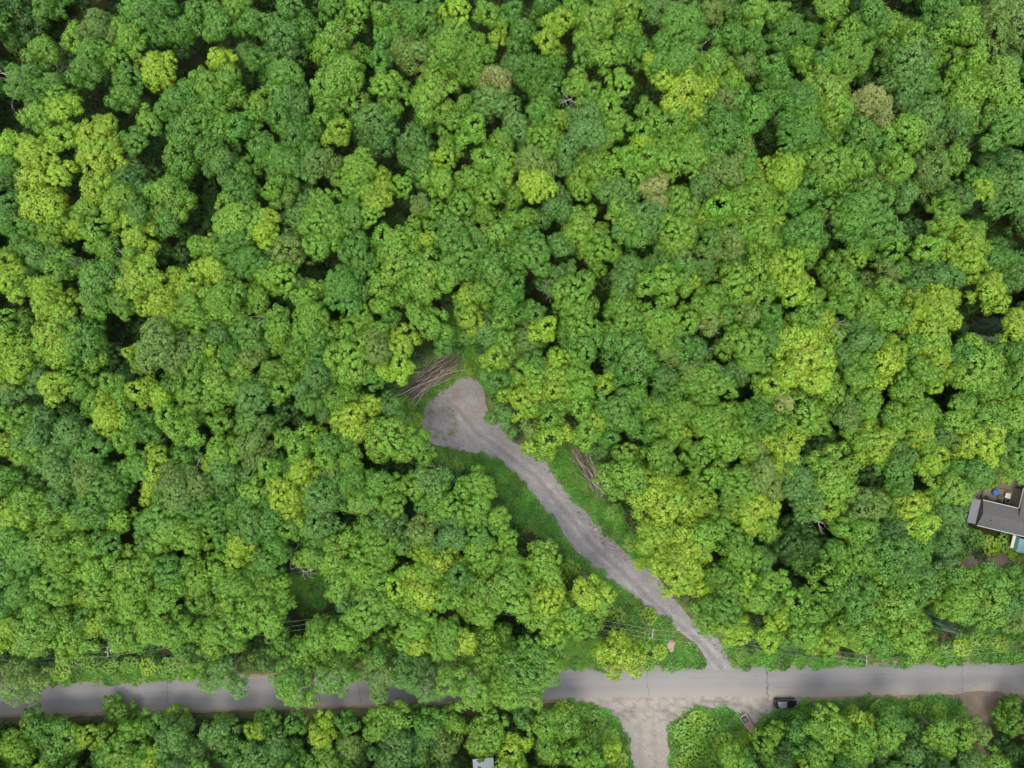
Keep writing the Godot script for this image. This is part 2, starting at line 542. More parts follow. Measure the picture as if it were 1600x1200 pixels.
# ------------------------------------------------------------------ planting plan: colour, place and crown radius in map pixels
const PLAN := """
D 30 25 30;G 75 12 25;G 25 8 24;L 68 82 22;G 20 62 22;L 122 65 23;O 155 48 27;G 150 88 24;G 135 112 23;G 48 130 27;D 112 128 20;L 95 160 24;Y 98 172 22;L 60 182 22;L 190 48 22;L 205 62 19;Y 245 110 29;L 185 92 22;G 202 122 22;G 195 152 20;G 250 28 34;G 215 14 26;D 282 72 26;D 240 72 16;G 310 25 24;L 235 192 25;G 285 168 27;G 296 140 18;G 305 215 42;Y 18 230 26;Y 55 238 28;Y 100 216 24;Y 150 218 28;G 212 222 22
G 340 40 26;L 372 20 26;G 396 38 24;B 442 66 32;G 480 50 22;G 432 104 24;Y 345 95 21;L 338 140 34;B 385 82 16;G 402 92 21;G 446 122 25;G 452 18 24;D 502 12 18;L 535 72 40;G 522 18 22;L 558 16 22;L 602 30 25;G 632 20 20;G 602 58 20;O 630 76 18;B 455 152 27;L 535 130 36;G 596 96 22;L 602 132 22;L 626 140 18;L 405 166 24;L 342 182 22;G 378 200 26;G 440 184 26;L 516 164 26;G 466 206 29;Y 530 206 24;B 586 190 35;B 592 222 24;B 352 226 22;G 412 232 24;L 610 165 20;G 480 236 20;D 390 120 14
G 665 34 27;Y 714 20 24;L 712 48 22;L 762 24 23;Y 782 40 13;Y 775 60 13;G 800 20 20;G 815 55 22;G 850 14 24;L 897 10 20;Y 876 34 21;Y 854 66 20;L 865 88 18;L 925 34 27;G 915 70 24;L 946 85 24;O 652 86 26;L 702 80 29;L 742 96 27;T 774 122 23;B 808 100 22;G 846 118 30;G 862 142 24;L 676 120 20;L 654 152 20;L 682 152 27;G 664 192 24;L 710 196 22;L 726 166 15;L 738 202 26;B 770 156 31;B 808 204 27;G 840 178 18;L 846 170 20;L 872 192 20;L 902 132 20;L 922 146 20;B 914 204 31;L 952 166 22;L 944 212 20;L 850 222 27;L 780 226 20;L 702 230 18;B 650 222 28
L 976 20 27;L 986 46 21;G 974 68 20;G 1002 84 20;B 1025 18 24;G 1066 34 31;G 1082 54 22;G 1036 70 18;O 1110 20 20;O 1136 8 16;G 1140 62 26;G 1152 24 16;L 1182 16 24;Y 1174 34 10;G 1176 66 20;G 1236 52 31;L 1250 92 24;L 1216 18 18;D 1272 30 22;B 1002 70 15;L 970 132 21;Y 1017 95 13;L 1030 100 20;G 1058 102 30;Y 1074 140 36;L 1116 110 30;L 1146 124 23;O 1166 102 20;O 1130 162 29;G 1170 178 27;G 1204 108 24;G 1212 132 26;G 1232 164 31;L 1010 174 19;L 1004 206 20;L 1058 190 35;L 1084 226 22;G 1120 202 35;L 1050 222 24;Y 1000 232 20;L 1034 232 18;O 1160 232 24;L 1254 172 26;G 1252 212 31;L 964 192 22;L 1246 190 18
L 1296 12 22;L 1322 50 27;G 1362 20 24;G 1352 54 24;L 1390 40 24;L 1422 58 23;B 1446 46 23;G 1470 16 25;L 1502 28 20;O 1532 32 24;L 1498 60 35;O 1570 44 40;O 1560 16 24;L 1328 86 29;G 1292 96 22;G 1390 82 20;B 1416 98 38;B 1418 138 30;T 1358 158 30;T 1376 182 22;L 1456 92 15;D 1482 100 27;L 1524 96 20;B 1576 102 20;L 1502 132 26;L 1546 146 38;G 1454 134 22;L 1296 140 30;L 1300 182 28;G 1288 214 22;G 1336 208 27;G 1370 228 24;L 1412 208 27;B 1440 192 30;B 1496 192 34;B 1464 168 20;D 1590 150 24;G 1566 202 30;L 1594 196 18
G 20 258 22;B 14 284 20;Y 55 276 24;Y 94 272 23;B 40 310 15;G 20 322 23;G 14 352 23;Y 74 332 33;L 60 356 27;L 92 354 25;Y 160 250 30;B 200 278 29;Y 154 298 24;L 190 312 24;G 226 300 20;G 216 332 20;L 266 312 28;G 266 346 22;Y 178 336 18;Y 214 350 26;Y 218 376 26;L 206 398 16;L 134 328 17;Y 120 356 16;L 154 366 26;L 166 388 16;L 40 372 22;G 38 392 20;B 66 396 27;Y 14 406 23;Y 20 440 25;L 95 422 25;Y 80 462 28;B 50 430 22;B 114 412 14;G 166 442 34;Y 215 432 28;L 196 466 23;B 144 462 18;Y 262 466 36;Y 302 442 22;D 290 398 24;L 312 386 16;D 240 270 16;D 250 392 20
B 345 256 27;G 382 266 21;G 376 302 29;G 430 250 23;G 436 282 18;G 460 266 28;L 430 302 21;O 500 256 27;O 450 312 14;B 480 312 23;B 470 342 27;L 506 322 21;L 556 266 27;L 570 302 22;L 548 298 20;Y 596 290 22;Y 590 316 18;L 576 336 18;G 546 336 20;L 630 290 16;L 370 346 31;Y 416 346 19;Y 412 366 18;G 365 378 29;L 336 388 20;Y 330 422 23;L 346 428 18;G 386 402 27;O 450 396 34;L 440 432 26;L 410 430 22;L 402 466 22;L 350 462 27;L 328 464 18;L 506 350 28;L 500 382 26;L 540 360 20;G 560 398 28;G 540 448 34;L 600 376 24;L 624 372 20;L 620 420 35;G 626 458 22;L 480 462 22;B 470 442 14;L 596 476 16;L 590 432 18
G 655 262 27;Y 692 246 17;L 686 284 22;L 736 278 22;L 762 254 26;L 792 254 19;Y 786 280 20;L 802 306 20;L 764 300 23;L 722 316 25;L 750 328 20;O 834 256 28;Y 836 284 27;B 880 254 18;L 926 270 31;L 910 298 22;B 866 322 29;B 950 304 25;L 914 356 28;L 934 392 33;B 874 386 20;B 890 420 15;B 864 432 23;L 822 346 20;G 800 338 22;L 770 362 30;G 826 376 26;G 830 402 28;L 680 332 22;O 658 318 16;L 650 350 18;G 702 370 31;L 666 386 22;Y 668 374 13;L 650 382 17;G 722 402 35;L 700 430 26;L 670 432 28;Y 701 441 9;L 656 452 30;L 752 454 25;Y 730 466 20;G 770 432 27;B 745 370 13;L 896 462 31;B 860 452 13;G 784 470 26;G 802 448 24;L 722 482 20;G 790 400 26
L 976 246 22;L 1012 252 24;L 1042 256 23;L 990 276 26;T 1024 290 20;T 1030 318 15;B 970 302 28;L 966 328 20;B 1010 342 36;L 986 352 24;G 1002 368 22;L 1060 322 28;O 1074 336 22;L 1086 246 27;L 1112 246 18;B 1096 292 25;O 1130 272 29;O 1146 256 16;G 1166 258 18;L 1176 300 28;L 1156 312 20;L 1124 326 27;Y 1094 338 17;L 1108 350 20;Y 1220 270 30;L 1270 262 31;G 1266 292 27;L 1230 302 18;L 1220 318 22;G 1246 312 18;L 1192 332 22;L 1160 336 16;L 1186 360 28;Y 1210 350 20;L 1206 382 24;L 1160 362 16;L 1056 366 31;G 1106 376 26;O 1100 402 24;O 1140 376 25;B 1146 398 25;O 1060 392 18;B 1038 400 18;G 1066 412 22;B 1100 420 18;G 1014 420 21;B 980 422 29;B 976 446 25;L 1012 446 22;L 1042 440 27;Y 1082 440 22;L 1146 446 35;L 1186 422 27;Y 1226 422 32;Y 1240 456 26;L 1202 446 18;G 1254 366 30;L 1258 390 24;L 1262 346 18;G 1165 478 22;L 1190 466 20;L 1270 472 20;L 970 472 24;L 1106 472 22;G 1128 470 18
L 1300 266 31;L 1336 256 26;B 1372 250 22;L 1402 260 23;O 1376 286 22;B 1406 302 27;O 1450 268 36;L 1492 246 22;G 1526 284 24;Y 1534 294 18;B 1566 260 35;B 1576 296 30;G 1565 318 22;B 1500 310 24;L 1476 328 21;L 1474 348 22;L 1520 362 17;G 1350 310 30;G 1326 334 33;G 1360 352 34;L 1386 382 27;G 1338 382 24;D 1420 362 26;Y 1500 380 30;Y 1516 412 25;L 1446 390 24;B 1460 432 33;B 1492 418 24;B 1436 442 24;G 1556 406 28;B 1586 426 30;Y 1546 456 26;O 1380 430 26;L 1384 456 24;Y 1340 402 17;L 1312 430 29;G 1326 452 24;B 1420 456 22;B 1472 460 20;L 1350 476 26;L 1318 472 20;Y 1486 466 16;Y 1452 478 20;G 1404 420 18;D 1592 345 22
L 15 508 26;Y 86 482 24;L 150 480 18;L 196 486 16;Y 260 488 26;L 300 490 27;L 312 530 16;Y 26 565 37;L 64 556 20;B 60 590 23;Y 90 526 29;G 130 532 34;L 148 562 17;Y 84 604 23;L 110 590 19;L 130 606 22;L 152 626 22;L 176 600 20;Y 166 618 16;L 196 626 18;O 256 540 37;Y 206 552 15;L 218 572 13;Y 226 612 26;Y 250 620 20;L 306 576 28;G 266 600 18;L 280 602 22;L 306 616 23;L 300 640 22;L 266 652 26;L 286 672 26;Y 176 652 28;Y 196 662 16;L 196 690 20;G 216 666 26;G 240 676 23;Y 246 710 18;B 16 612 20;L 14 656 18;L 40 652 20;Y 15 692 24;L 36 680 16;B 66 690 33;B 100 672 24;B 120 684 30;D 108 640 22;B 90 712 33;G 150 702 25;L 40 712 18;G 290 712 24;D 180 560 22;D 205 590 16
B 340 522 22;L 366 500 23;L 346 480 18;Y 330 546 18;G 396 520 27;L 436 510 24;L 430 536 20;L 490 504 31;G 502 532 22;L 466 552 30;L 450 582 24;G 500 556 22;B 500 584 27;L 542 516 20;L 566 492 18;G 610 495 17;L 590 516 20;L 550 562 37;O 590 546 27;Y 630 536 22;Y 626 572 24;Y 602 580 18;G 585 590 16;L 380 576 24;L 346 592 28;G 362 558 20;O 392 560 20;L 336 622 25;L 366 612 18;B 396 622 32;G 386 656 22;L 346 660 20;L 440 606 24;L 424 580 18;B 476 610 23;G 485 632 16;L 520 626 28;L 546 612 22;Y 554 652 30;L 530 640 20;B 506 646 13;B 610 634 24;B 624 655 18;L 610 686 34;L 636 692 22;L 552 686 15;G 424 666 20;L 440 686 14;L 470 696 26;Y 494 682 17;G 520 692 22;O 400 696 30;L 364 690 20;L 348 704 22;Y 335 716 14;L 470 716 20;L 510 716 20;L 540 718 20;D 452 640 20;D 470 655 14
L 674 506 32;G 690 538 19;L 652 492 20;Y 734 500 23;G 742 520 18;B 762 516 27;L 786 500 20;G 812 492 22;L 790 540 23;O 826 530 30;Y 850 512 22;G 836 490 18;L 906 508 29;G 912 542 26;G 892 526 18;L 896 562 22;Y 870 562 22;Y 772 562 28;G 776 592 24;O 810 560 20;G 836 566 16;L 806 590 16;L 830 580 21;L 856 586 20;Y 818 620 29;Y 864 605 30;G 790 610 18;L 896 582 18;L 906 604 22;Y 945 602 20;L 906 632 26;Y 928 658 25;L 915 676 22;L 860 650 25;Y 852 686 34;Y 880 680 22;L 846 706 20;B 936 700 22;G 950 682 18;B 784 646 26;B 800 672 16;O 830 668 18;L 650 692 25;L 664 712 20
L 974 500 27;L 1002 510 22;L 1026 500 22;L 966 522 18;L 1040 522 28;G 1062 536 24;B 1086 546 24;O 1046 552 22;G 984 560 35;G 1010 562 20;G 970 582 22;B 1036 592 24;G 1052 612 20;O 1076 578 23;L 1082 602 18;L 1110 600 28;L 1076 500 24;O 1110 496 24;G 1132 490 18;O 1170 490 22;G 1202 492 20;L 1160 540 30;L 1172 562 20;L 1190 572 22;B 1150 580 24;B 1132 592 20;G 1202 530 28;L 1240 520 26;L 1266 500 27;Y 1272 530 20;Y 1252 556 34;Y 1276 590 26;Y 1242 582 20;Y 1206 604 24;L 1196 622 20;O 1262 612 22;T 1226 628 15;L 1256 648 30;L 1278 666 20;L 1104 652 28;L 1122 662 28;L 1160 662 30;G 1190 652 34;L 1216 662 25;L 1130 690 26;L 1160 702 28;Y 1216 700 33;D 1270 704 28;L 1040 650 32;L 1066 640 17;Y 1066 676 24;B 1030 632 20;G 1015 672 22;G 990 620 22;G 966 640 27;L 1050 684 20;L 976 712 24;L 1030 712 22;L 1086 706 22
Y 1290 502 20;L 1302 526 18;B 1344 500 34;B 1342 528 30;L 1386 496 26;Y 1400 546 18;L 1382 540 20;Y 1376 572 27;L 1350 566 18;B 1316 560 28;B 1326 582 18;G 1304 542 18;Y 1282 556 18;L 1300 612 25;L 1340 590 20;L 1350 622 22;G 1330 640 18;L 1356 638 18;O 1320 652 26;O 1350 662 24;Y 1370 690 30;L 1340 692 26;L 1284 642 20;D 1300 702 27;G 1286 682 18;Y 1450 490 38;Y 1455 516 26;L 1450 536 26;G 1428 534 20;Y 1460 556 22;L 1430 572 26;L 1416 602 24;L 1450 582 24;Y 1482 580 22;Y 1460 604 14;L 1420 642 32;L 1452 642 18;G 1386 652 16;Y 1430 672 26;L 1440 692 18;B 1465 682 24;O 1490 690 20;L 1520 572 37;G 1505 556 18;G 1580 552 26;L 1590 590 30;L 1552 606 22;Y 1590 512 26;L 1530 650 37;L 1502 640 16;L 1580 640 34;L 1572 664 20;Y 1530 692 32;G 1578 704 30;Y 1460 706 20;B 1400 702 20;B 1414 712 20
G 15 752 28;B 60 726 24;B 100 740 28;B 100 776 26;O 140 746 26;G 170 762 34;G 192 738 20;G 216 730 20;Y 246 736 26;Y 240 766 19;O 270 746 26;O 286 764 28;B 300 790 28;L 50 792 31;Y 26 806 26;L 64 808 18;L 82 798 18;G 150 792 27;L 116 816 20;L 186 810 24;Y 175 816 17;G 260 802 32;L 265 832 26;G 230 822 20;L 300 832 28;G 314 810 18;G 20 842 25;G 42 862 26;L 76 852 26;L 100 832 18;L 110 872 30;L 132 860 18;G 170 852 26;L 204 882 30;L 150 886 26;L 176 902 18;G 14 892 24;G 50 882 22;G 36 922 27;L 90 912 31;L 70 942 22;Y 125 922 22;Y 141 936 12;L 160 922 28;L 196 922 26;L 230 906 26;L 216 942 28;G 270 892 28;L 290 912 26;L 260 932 24;L 310 902 24;L 312 942 22;G 15 946 22;G 240 848 18;G 134 960 20
B 352 738 32;G 384 752 22;Y 330 726 12;O 328 760 12;G 370 766 18;L 402 770 24;Y 445 770 28;Y 460 792 26;L 456 826 22;Y 474 740 23;L 420 732 21;G 442 728 18;B 506 768 41;B 500 812 36;G 500 846 22;O 522 730 24;G 550 752 27;L 562 782 22;O 574 786 16;L 546 730 20;G 592 760 24;L 612 786 24;L 622 760 18;G 336 796 27;G 370 800 20;G 402 812 31;G 346 822 24;G 432 850 20;Y 376 856 24;G 350 846 18;G 420 872 22;G 440 862 20;L 482 870 22;G 500 870 18;L 532 870 28;L 545 846 18;L 562 892 28;L 532 912 27;B 546 936 27;L 590 850 27;L 580 836 18;L 602 872 22;B 602 816 26;G 572 820 18;B 630 850 22;Y 622 920 26;L 636 900 18;L 590 912 26;L 576 952 27;L 610 950 22;L 340 890 26;G 352 912 18;L 330 932 20;L 376 910 28;G 402 900 20;L 420 922 27;L 360 942 28;L 402 946 26;L 434 944 22;G 430 896 18
B 672 748 32;G 682 772 22;L 650 760 22;G 662 786 20;L 700 792 26;G 690 808 18;L 746 758 28;L 748 782 22;L 740 806 22;L 778 810 20;B 706 832 29;G 750 832 22;O 660 832 22;Y 664 860 20;L 790 842 20;L 795 868 22;L 746 860 25;L 770 870 20;L 802 890 20;L 846 872 33;L 856 892 24;L 780 906 30;L 800 920 20;L 826 906 22;Y 690 886 28;L 668 900 20;Y 664 916 28;L 690 932 26;G 715 900 24;L 650 942 24;L 746 936 30;L 756 956 22;L 812 940 26;Y 856 936 27;Y 922 928 30;Y 882 950 22;L 938 946 18;L 896 956 20
L 976 746 27;L 994 738 18;L 960 766 18;L 1046 726 21;Y 1020 756 28;Y 1030 790 37;Y 1075 782 30;Y 1030 840 35;Y 1070 850 32;L 1095 840 27;Y 1052 872 28;Y 1056 890 28;Y 1090 916 24;L 1110 800 21;L 1126 818 17;L 1110 742 25;L 1150 756 28;O 1190 742 34;Y 1176 790 30;L 1152 792 22;L 1196 822 20;B 1250 752 35;B 1266 778 29;G 1232 738 18;G 1272 800 18;L 1140 842 22;L 1156 862 26;B 1186 872 26;D 1232 842 34;D 1264 852 28;G 1260 882 24;Y 1158 910 26;L 1130 912 30;G 1130 946 28;L 1180 930 26;L 1196 902 20;L 1220 908 15;L 1242 940 26;Y 1226 952 18;L 1270 952 22;G 1202 942 16
L 1302 736 34;L 1302 770 26;Y 1292 792 24;D 1360 738 35;G 1402 736 26;G 1410 758 18;O 1352 790 30;L 1390 792 22;Y 1420 800 33;Y 1436 820 26;L 1482 760 35;Y 1450 726 18;G 1520 738 32;L 1576 730 28;L 1340 826 26;L 1332 856 34;G 1302 860 22;D 1386 832 22;G 1400 850 39;G 1400 882 31;G 1430 872 20;B 1480 806 36;B 1470 846 28;B 1440 842 22;L 1300 912 27;G 1340 892 22;L 1372 902 22;L 1375 930 41;G 1330 932 31;G 1412 932 27;L 1416 948 18;B 1440 900 20;B 1446 918 20;G 1490 906 31;L 1482 936 34;L 1530 932 40;G 1560 942 24;G 1542 906 22;G 1592 910 26;G 1586 946 24
Y 12 990 28;L 22 966 22;L 50 986 30;L 86 972 26;L 120 972 24;Y 150 970 18;L 110 1000 27;L 140 996 18;L 62 1004 20;L 196 986 30;L 170 966 18;L 236 976 28;L 272 986 26;G 292 1014 20;L 310 984 22;O 30 1042 30;O 28 1072 32;O 60 1062 20;L 300 1050 20;B 342 1056 34;B 374 1070 22;G 60 1136 30;L 28 1160 28;G 88 1134 22;G 92 1166 30;L 186 1112 27;L 174 1140 22;Y 140 1148 20;L 110 1152 24;G 200 1132 24;L 196 1166 31;G 168 1182 22;G 232 1132 26;L 276 1122 26;B 280 1152 36;B 260 1172 26;Y 236 1186 18;B 302 1182 28;L 30 1192 24;L 90 1194 24
L 360 980 30;L 384 974 26;L 420 970 24;L 336 986 22;L 336 1006 22;B 430 1012 20;B 350 1038 20;O 386 1036 18;B 420 1034 26;G 444 1002 20;L 472 1020 33;L 482 1042 24;G 450 1062 27;L 446 1072 20;L 466 1080 28;L 510 1000 30;G 496 980 18;L 542 990 26;L 536 1022 28;G 520 1060 30;L 562 1010 20;L 550 1050 15;O 594 1052 31;G 590 1030 22;L 604 1002 24;L 634 1000 18;B 632 1050 26;B 342 1146 32;L 350 1126 18;G 362 1172 26;Y 396 1140 17;B 420 1180 36;B 442 1168 24;G 416 1126 22;G 462 1130 22;Y 506 1126 18;Y 502 1150 24;L 520 1182 28;O 550 1166 22;G 546 1130 24;L 590 1130 28;L 606 1118 18;L 626 1116 22;B 622 1180 30;B 598 1186 22;B 372 1194 22;G 482 1192 20
Y 654 1000 22;L 652 976 22;L 702 998 30;Y 726 1002 19;L 742 986 14;L 670 1032 16;B 650 1052 26;B 666 1070 28;B 696 1040 25;L 746 1040 28;L 762 1010 30;G 788 1000 22;L 790 1046 36;L 780 1072 22;L 736 1080 26;G 820 1050 33;L 848 1052 22;G 832 1022 20;L 856 1030 22;L 802 1086 26;L 832 1086 22;B 862 1010 27;L 702 1120 20;L 716 1132 18;G 672 1130 26;B 660 1152 20;G 650 1112 20;O 696 1162 28;L 766 1140 32;L 750 1162 22;B 662 1182 26;B 692 1190 22;O 746 1156 18;Y 802 1168 26;L 806 1192 20;G 816 1122 18;L 850 1130 29;L 872 1114 18;L 886 1132 20;L 862 1170 26;L 902 1182 24;L 926 1190 20;Y 954 1176 20;Y 866 984 23;Y 892 968 20;L 922 970 22;L 850 964 24;L 876 994 20;L 906 988 16;Y 970 1027 42;L 702 1064 25;L 762 1080 24;G 640 1066 18;L 1006 1010 18
L 1100 964 24;L 1104 978 20;Y 1140 976 26;Y 1156 986 22;Y 1200 998 24;L 1214 990 18;L 1260 986 24;Y 1278 1002 22;B 1240 1002 14;Y 1216 966 18;L 1244 966 18;G 1212 1014 14;L 1140 1182 22;L 1194 1160 24;G 1196 1180 24;L 1212 1141 17;G 1246 1139 21;D 1226 1160 29;G 1262 1160 30;L 1279 1134 20;L 1276 1186 26;G 1222 1192 24;G 1164 1192 24
Y 1294 1000 22;L 1292 1018 18;L 1326 990 22;L 1342 1002 18;L 1312 970 22;L 1352 974 30;L 1396 976 34;G 1370 1000 26;L 1420 1000 32;L 1444 1012 26;G 1402 1022 27;L 1430 966 20;L 1300 1130 30;L 1290 1156 24;Y 1338 1126 22;Y 1356 1144 18;L 1330 1162 32;G 1390 1118 24;L 1386 1150 26;G 1412 1132 20;B 1374 1172 20;B 1422 1170 34;L 1466 1144 31;L 1472 1166 20;L 1502 1150 26;O 1530 1142 22;B 1512 1190 28;B 1460 1192 26;L 1552 1192 24;L 1580 1120 35;D 1574 1172 28;G 1310 1192 26;D 1352 1190 24;O 1588 972 20
"""
const TONES := {"Y": "yellow-green", "L": "lime-green", "G": "mid-green", "D": "deep-green", "B": "blue-green", "O": "olive-green", "T": "tan-tinged"}
const KIN := {"Y": "YLO", "L": "LYGO", "G": "GLDBO", "D": "DGB", "B": "BGDO", "O": "OLGBT", "T": "TO"}


func plant_forest() -> void:
	var sizes := [2.1, 3.3, 4.7]
	var round_crowns := [[], [], []]
	var airy_crowns := [[], [], []]
	for k in 3:
		for i in 5:
			round_crowns[k].append(crown_mesh(sizes[k], "round", 100 + k * 10 + i))
		for i in 3:
			airy_crowns[k].append(crown_mesh(sizes[k], "feathery", 200 + k * 10 + i))
	var trunks := []
	for i in 4:
		trunks.append(trunk_mesh(300 + i))
	rng.seed = 77
	var all := []
	for line in PLAN.split("\n", false):
		for e in line.split(";", false):
			var w := e.strip_edges().split(" ", false)
			if w.size() == 4:
				all.append({"tone": w[0], "x": float(w[1]), "y": float(w[2]), "r": float(w[3])})
	for e in all:
		var open := false
		for k in 8:
			var g := P(e.x + cos(k * TAU / 8) * e.r, e.y + sin(k * TAU / 8) * e.r)
			open = open or inside(Vector2(g.x, g.z), mat.clear)
		if e.x > 590 and e.x < 872 and e.y > 1024 and e.y < 1094:
			open = false
		e.metres = e.r * (1.0 if open else 1.32 if e.r >= 27 else 1.17) / 9.0
		var h := R(14.2, 17.0) + clampf((e.r - 24.0) * 0.09, -1.6, 1.4)
		if e.tone == "D":
			h *= 0.72
		elif e.tone == "B":
			h *= 0.93
		if e.y > 1092:
			h *= 0.62
		elif e.y > 1000 and e.y < 1050:
			h *= 0.74
		e.top = h
		e.mid = maxf(h - e.metres * 0.62, e.metres * 0.6)
		for k in 9:
			var foot := P(e.x, e.y, e.mid)
			if inside(Vector2(foot.x, foot.z), mat.paved):
				e.mid = maxf(e.mid * 0.86, e.metres * 0.55)
	all.sort_custom(func(a, b): return a.r > b.r if a.r != b.r else a.x * 3.0 + a.y < b.x * 3.0 + b.y)
	var trees := []
	var rest := []
	for e in all:
		var best = null
		var near := 1e9
		for t in trees:
			var d: float = Vector2(e.x - t.x, e.y - t.y).length()
			if d < t.r * 0.95 + e.r * 0.55 and d < near and e.r < t.r * 0.93 and t.boughs.size() < 4 and KIN[t.tone].contains(e.tone) and e.r < 25:
				near = d
				best = t
		if best:
			var f: float = minf(1.0, near / best.r)
			e.mid = best.mid + best.metres * 0.5 * (1.0 - f * f) - R(0.0, 0.9) - e.metres * 0.15
			best.boughs.append(e)
		elif trees.size() < 300:
			e.boughs = []
			trees.append(e)
		else:
			rest.append(e)
	var said := {}
	for t in trees:
		var at := P(t.x, t.y, t.mid)
		var base := Vector3(at.x, 0, at.z)
		var wide: String = "very broad" if t.r > 35 else "broad" if t.r > 29 else "medium-sized" if t.r > 23 else "small"
		var leaf := "feathery" if "BOT".contains(t.tone) else "rounded"
		var label := "%s %s tree, %s, %s" % [wide, TONES[t.tone], beside(t.x, t.y), spot(t.x, t.y)]
		if said.has(label):
			label = leaf + " " + label
		said[label] = true
		var o := thing("broadleaf_tree", label, "tree", base, 0.0, "broadleaf trees of the forest")
		var tk := obj("trunk", trunks[rng.randi() % 4], mat.bark, o)
		tk.scale = Vector3(t.metres / 3.6, (t.mid - t.metres * 0.12) / 13.4, t.metres / 3.6)
		tk.rotation.y = R(0, TAU)
		put_crown("crown", t, o, base, round_crowns, airy_crowns, sizes)
		for b in t.boughs:
			put_crown("bough", b, o, base, round_crowns, airy_crowns, sizes)
	# the small ones that belong to none of those
	var spots := {}
	for e in rest:
		var at := P(e.x, e.y, e.mid)
		lay(spots, e.tone, at, e.metres)
	# the forest goes on beyond the frame
	for i in 5200:
		var x := R(-560, 2160)
		var y := R(-520, 1720)
		if x > -18 and x < 1618 and y > -18 and y < 1218:
			continue
		if absf(y - 1078) < 45 or (x > 970 and x < 1065 and y > 1100) or (x > 1540 and x < 1760 and y > 740 and y < 900):
			continue
		var tone := "LGYGBLGD"[rng.randi() % 8]
		lay(spots, tone, P(x, y, R(9.5, 13.0)), R(2.4, 4.4))
	# saplings under the canopy
	for i in 2100:
		var x := R(-60, 1660)
		var y := R(-60, 1260)
		var near := false
		for k in 6:
			var g := P(x + cos(k * TAU / 6) * 17.0, y + sin(k * TAU / 6) * 17.0)
			near = near or inside(Vector2(g.x, g.z), mat.clear)
		if near:
			continue
		lay(spots, "D", P(x, y, R(3.0, 7.0)), R(1.2, 2.3))
	var n := 0
	for key in spots:
		var tone: String = key[0]
		var mesh: Mesh = (airy_crowns if "BOT".contains(tone) else round_crowns)[1][int(key[1])]
		var tints := []
		for k in spots[key].size():
			var c: Color = mat.hue[tone]
			var v := R(0.85, 1.15)
			tints.append(Color(c.r * v * R(0.94, 1.06), c.g * v, c.b * v))
		scatter("forest", mesh, mat.any_leaf, spots[key], tints, "small trees and saplings filling the canopy between the larger crowns" if n == 0 else "")
		n += 1


func lay(spots: Dictionary, tone: String, at: Vector3, metres: float) -> void:
	var key := tone + str(rng.randi() % 3)
	if not spots.has(key):
		spots[key] = []
	var k := metres / 3.3
	spots[key].append(Transform3D(Basis(Vector3.UP, R(0, TAU)).scaled(Vector3(k * R(0.92, 1.08), k * R(0.9, 1.15), k * R(0.92, 1.08))), at))


func put_crown(called: String, e: Dictionary, o: Node3D, base: Vector3, round_crowns: Array, airy_crowns: Array, sizes: Array) -> void:
	var k := 0 if e.metres < 2.55 else 1 if e.metres < 3.85 else 2
	var airy: bool = "BOT".contains(e.tone)
	var pool: Array = (airy_crowns if airy else round_crowns)[k]
	var m := obj(called, pool[rng.randi() % pool.size()], mat.leaf[e.tone + str(rng.randi() % 2)], o)
	m.position = P(e.x, e.y, e.mid) - base
	m.rotation.y = R(0, TAU)
	var s: float = e.metres / sizes[k]
	m.scale = Vector3(s * R(0.84, 1.16), s * R(0.92, 1.14), s * R(0.84, 1.16))


# ------------------------------------------------------------------ setting
func make_materials() -> void:
	mat.hue = {
		"Y": Color(0.108, 0.186, 0.012), "L": Color(0.066, 0.144, 0.012), "G": Color(0.042, 0.111, 0.012), "D": Color(0.021, 0.058, 0.009),
		"B": Color(0.050, 0.117, 0.021), "O": Color(0.068, 0.120, 0.020), "T": Color(0.122, 0.150, 0.042),
	}
	mat.leaf = {}
	for k in mat.hue:
		var c: Color = mat.hue[k]
		mat.leaf[k + "0"] = leafy(c.r * 0.92, c.g * 0.95, c.b)
		mat.leaf[k + "1"] = leafy(c.r * 1.12, c.g * 1.06, c.b * 1.1)
	mat.any_leaf = leafy(1, 1, 1)
	mat.bark = flat(0.10, 0.085, 0.07)
	mat.bark.vertex_color_use_as_albedo = true
	mat.dead = flat(0.15, 0.14, 0.13)
	mat.speckle = grain(0.035, 0.55, 1.25, 5, 3, 1024)
	mat.fine = grain(0.09, 0.7, 1.2, 4, 5, 1024)


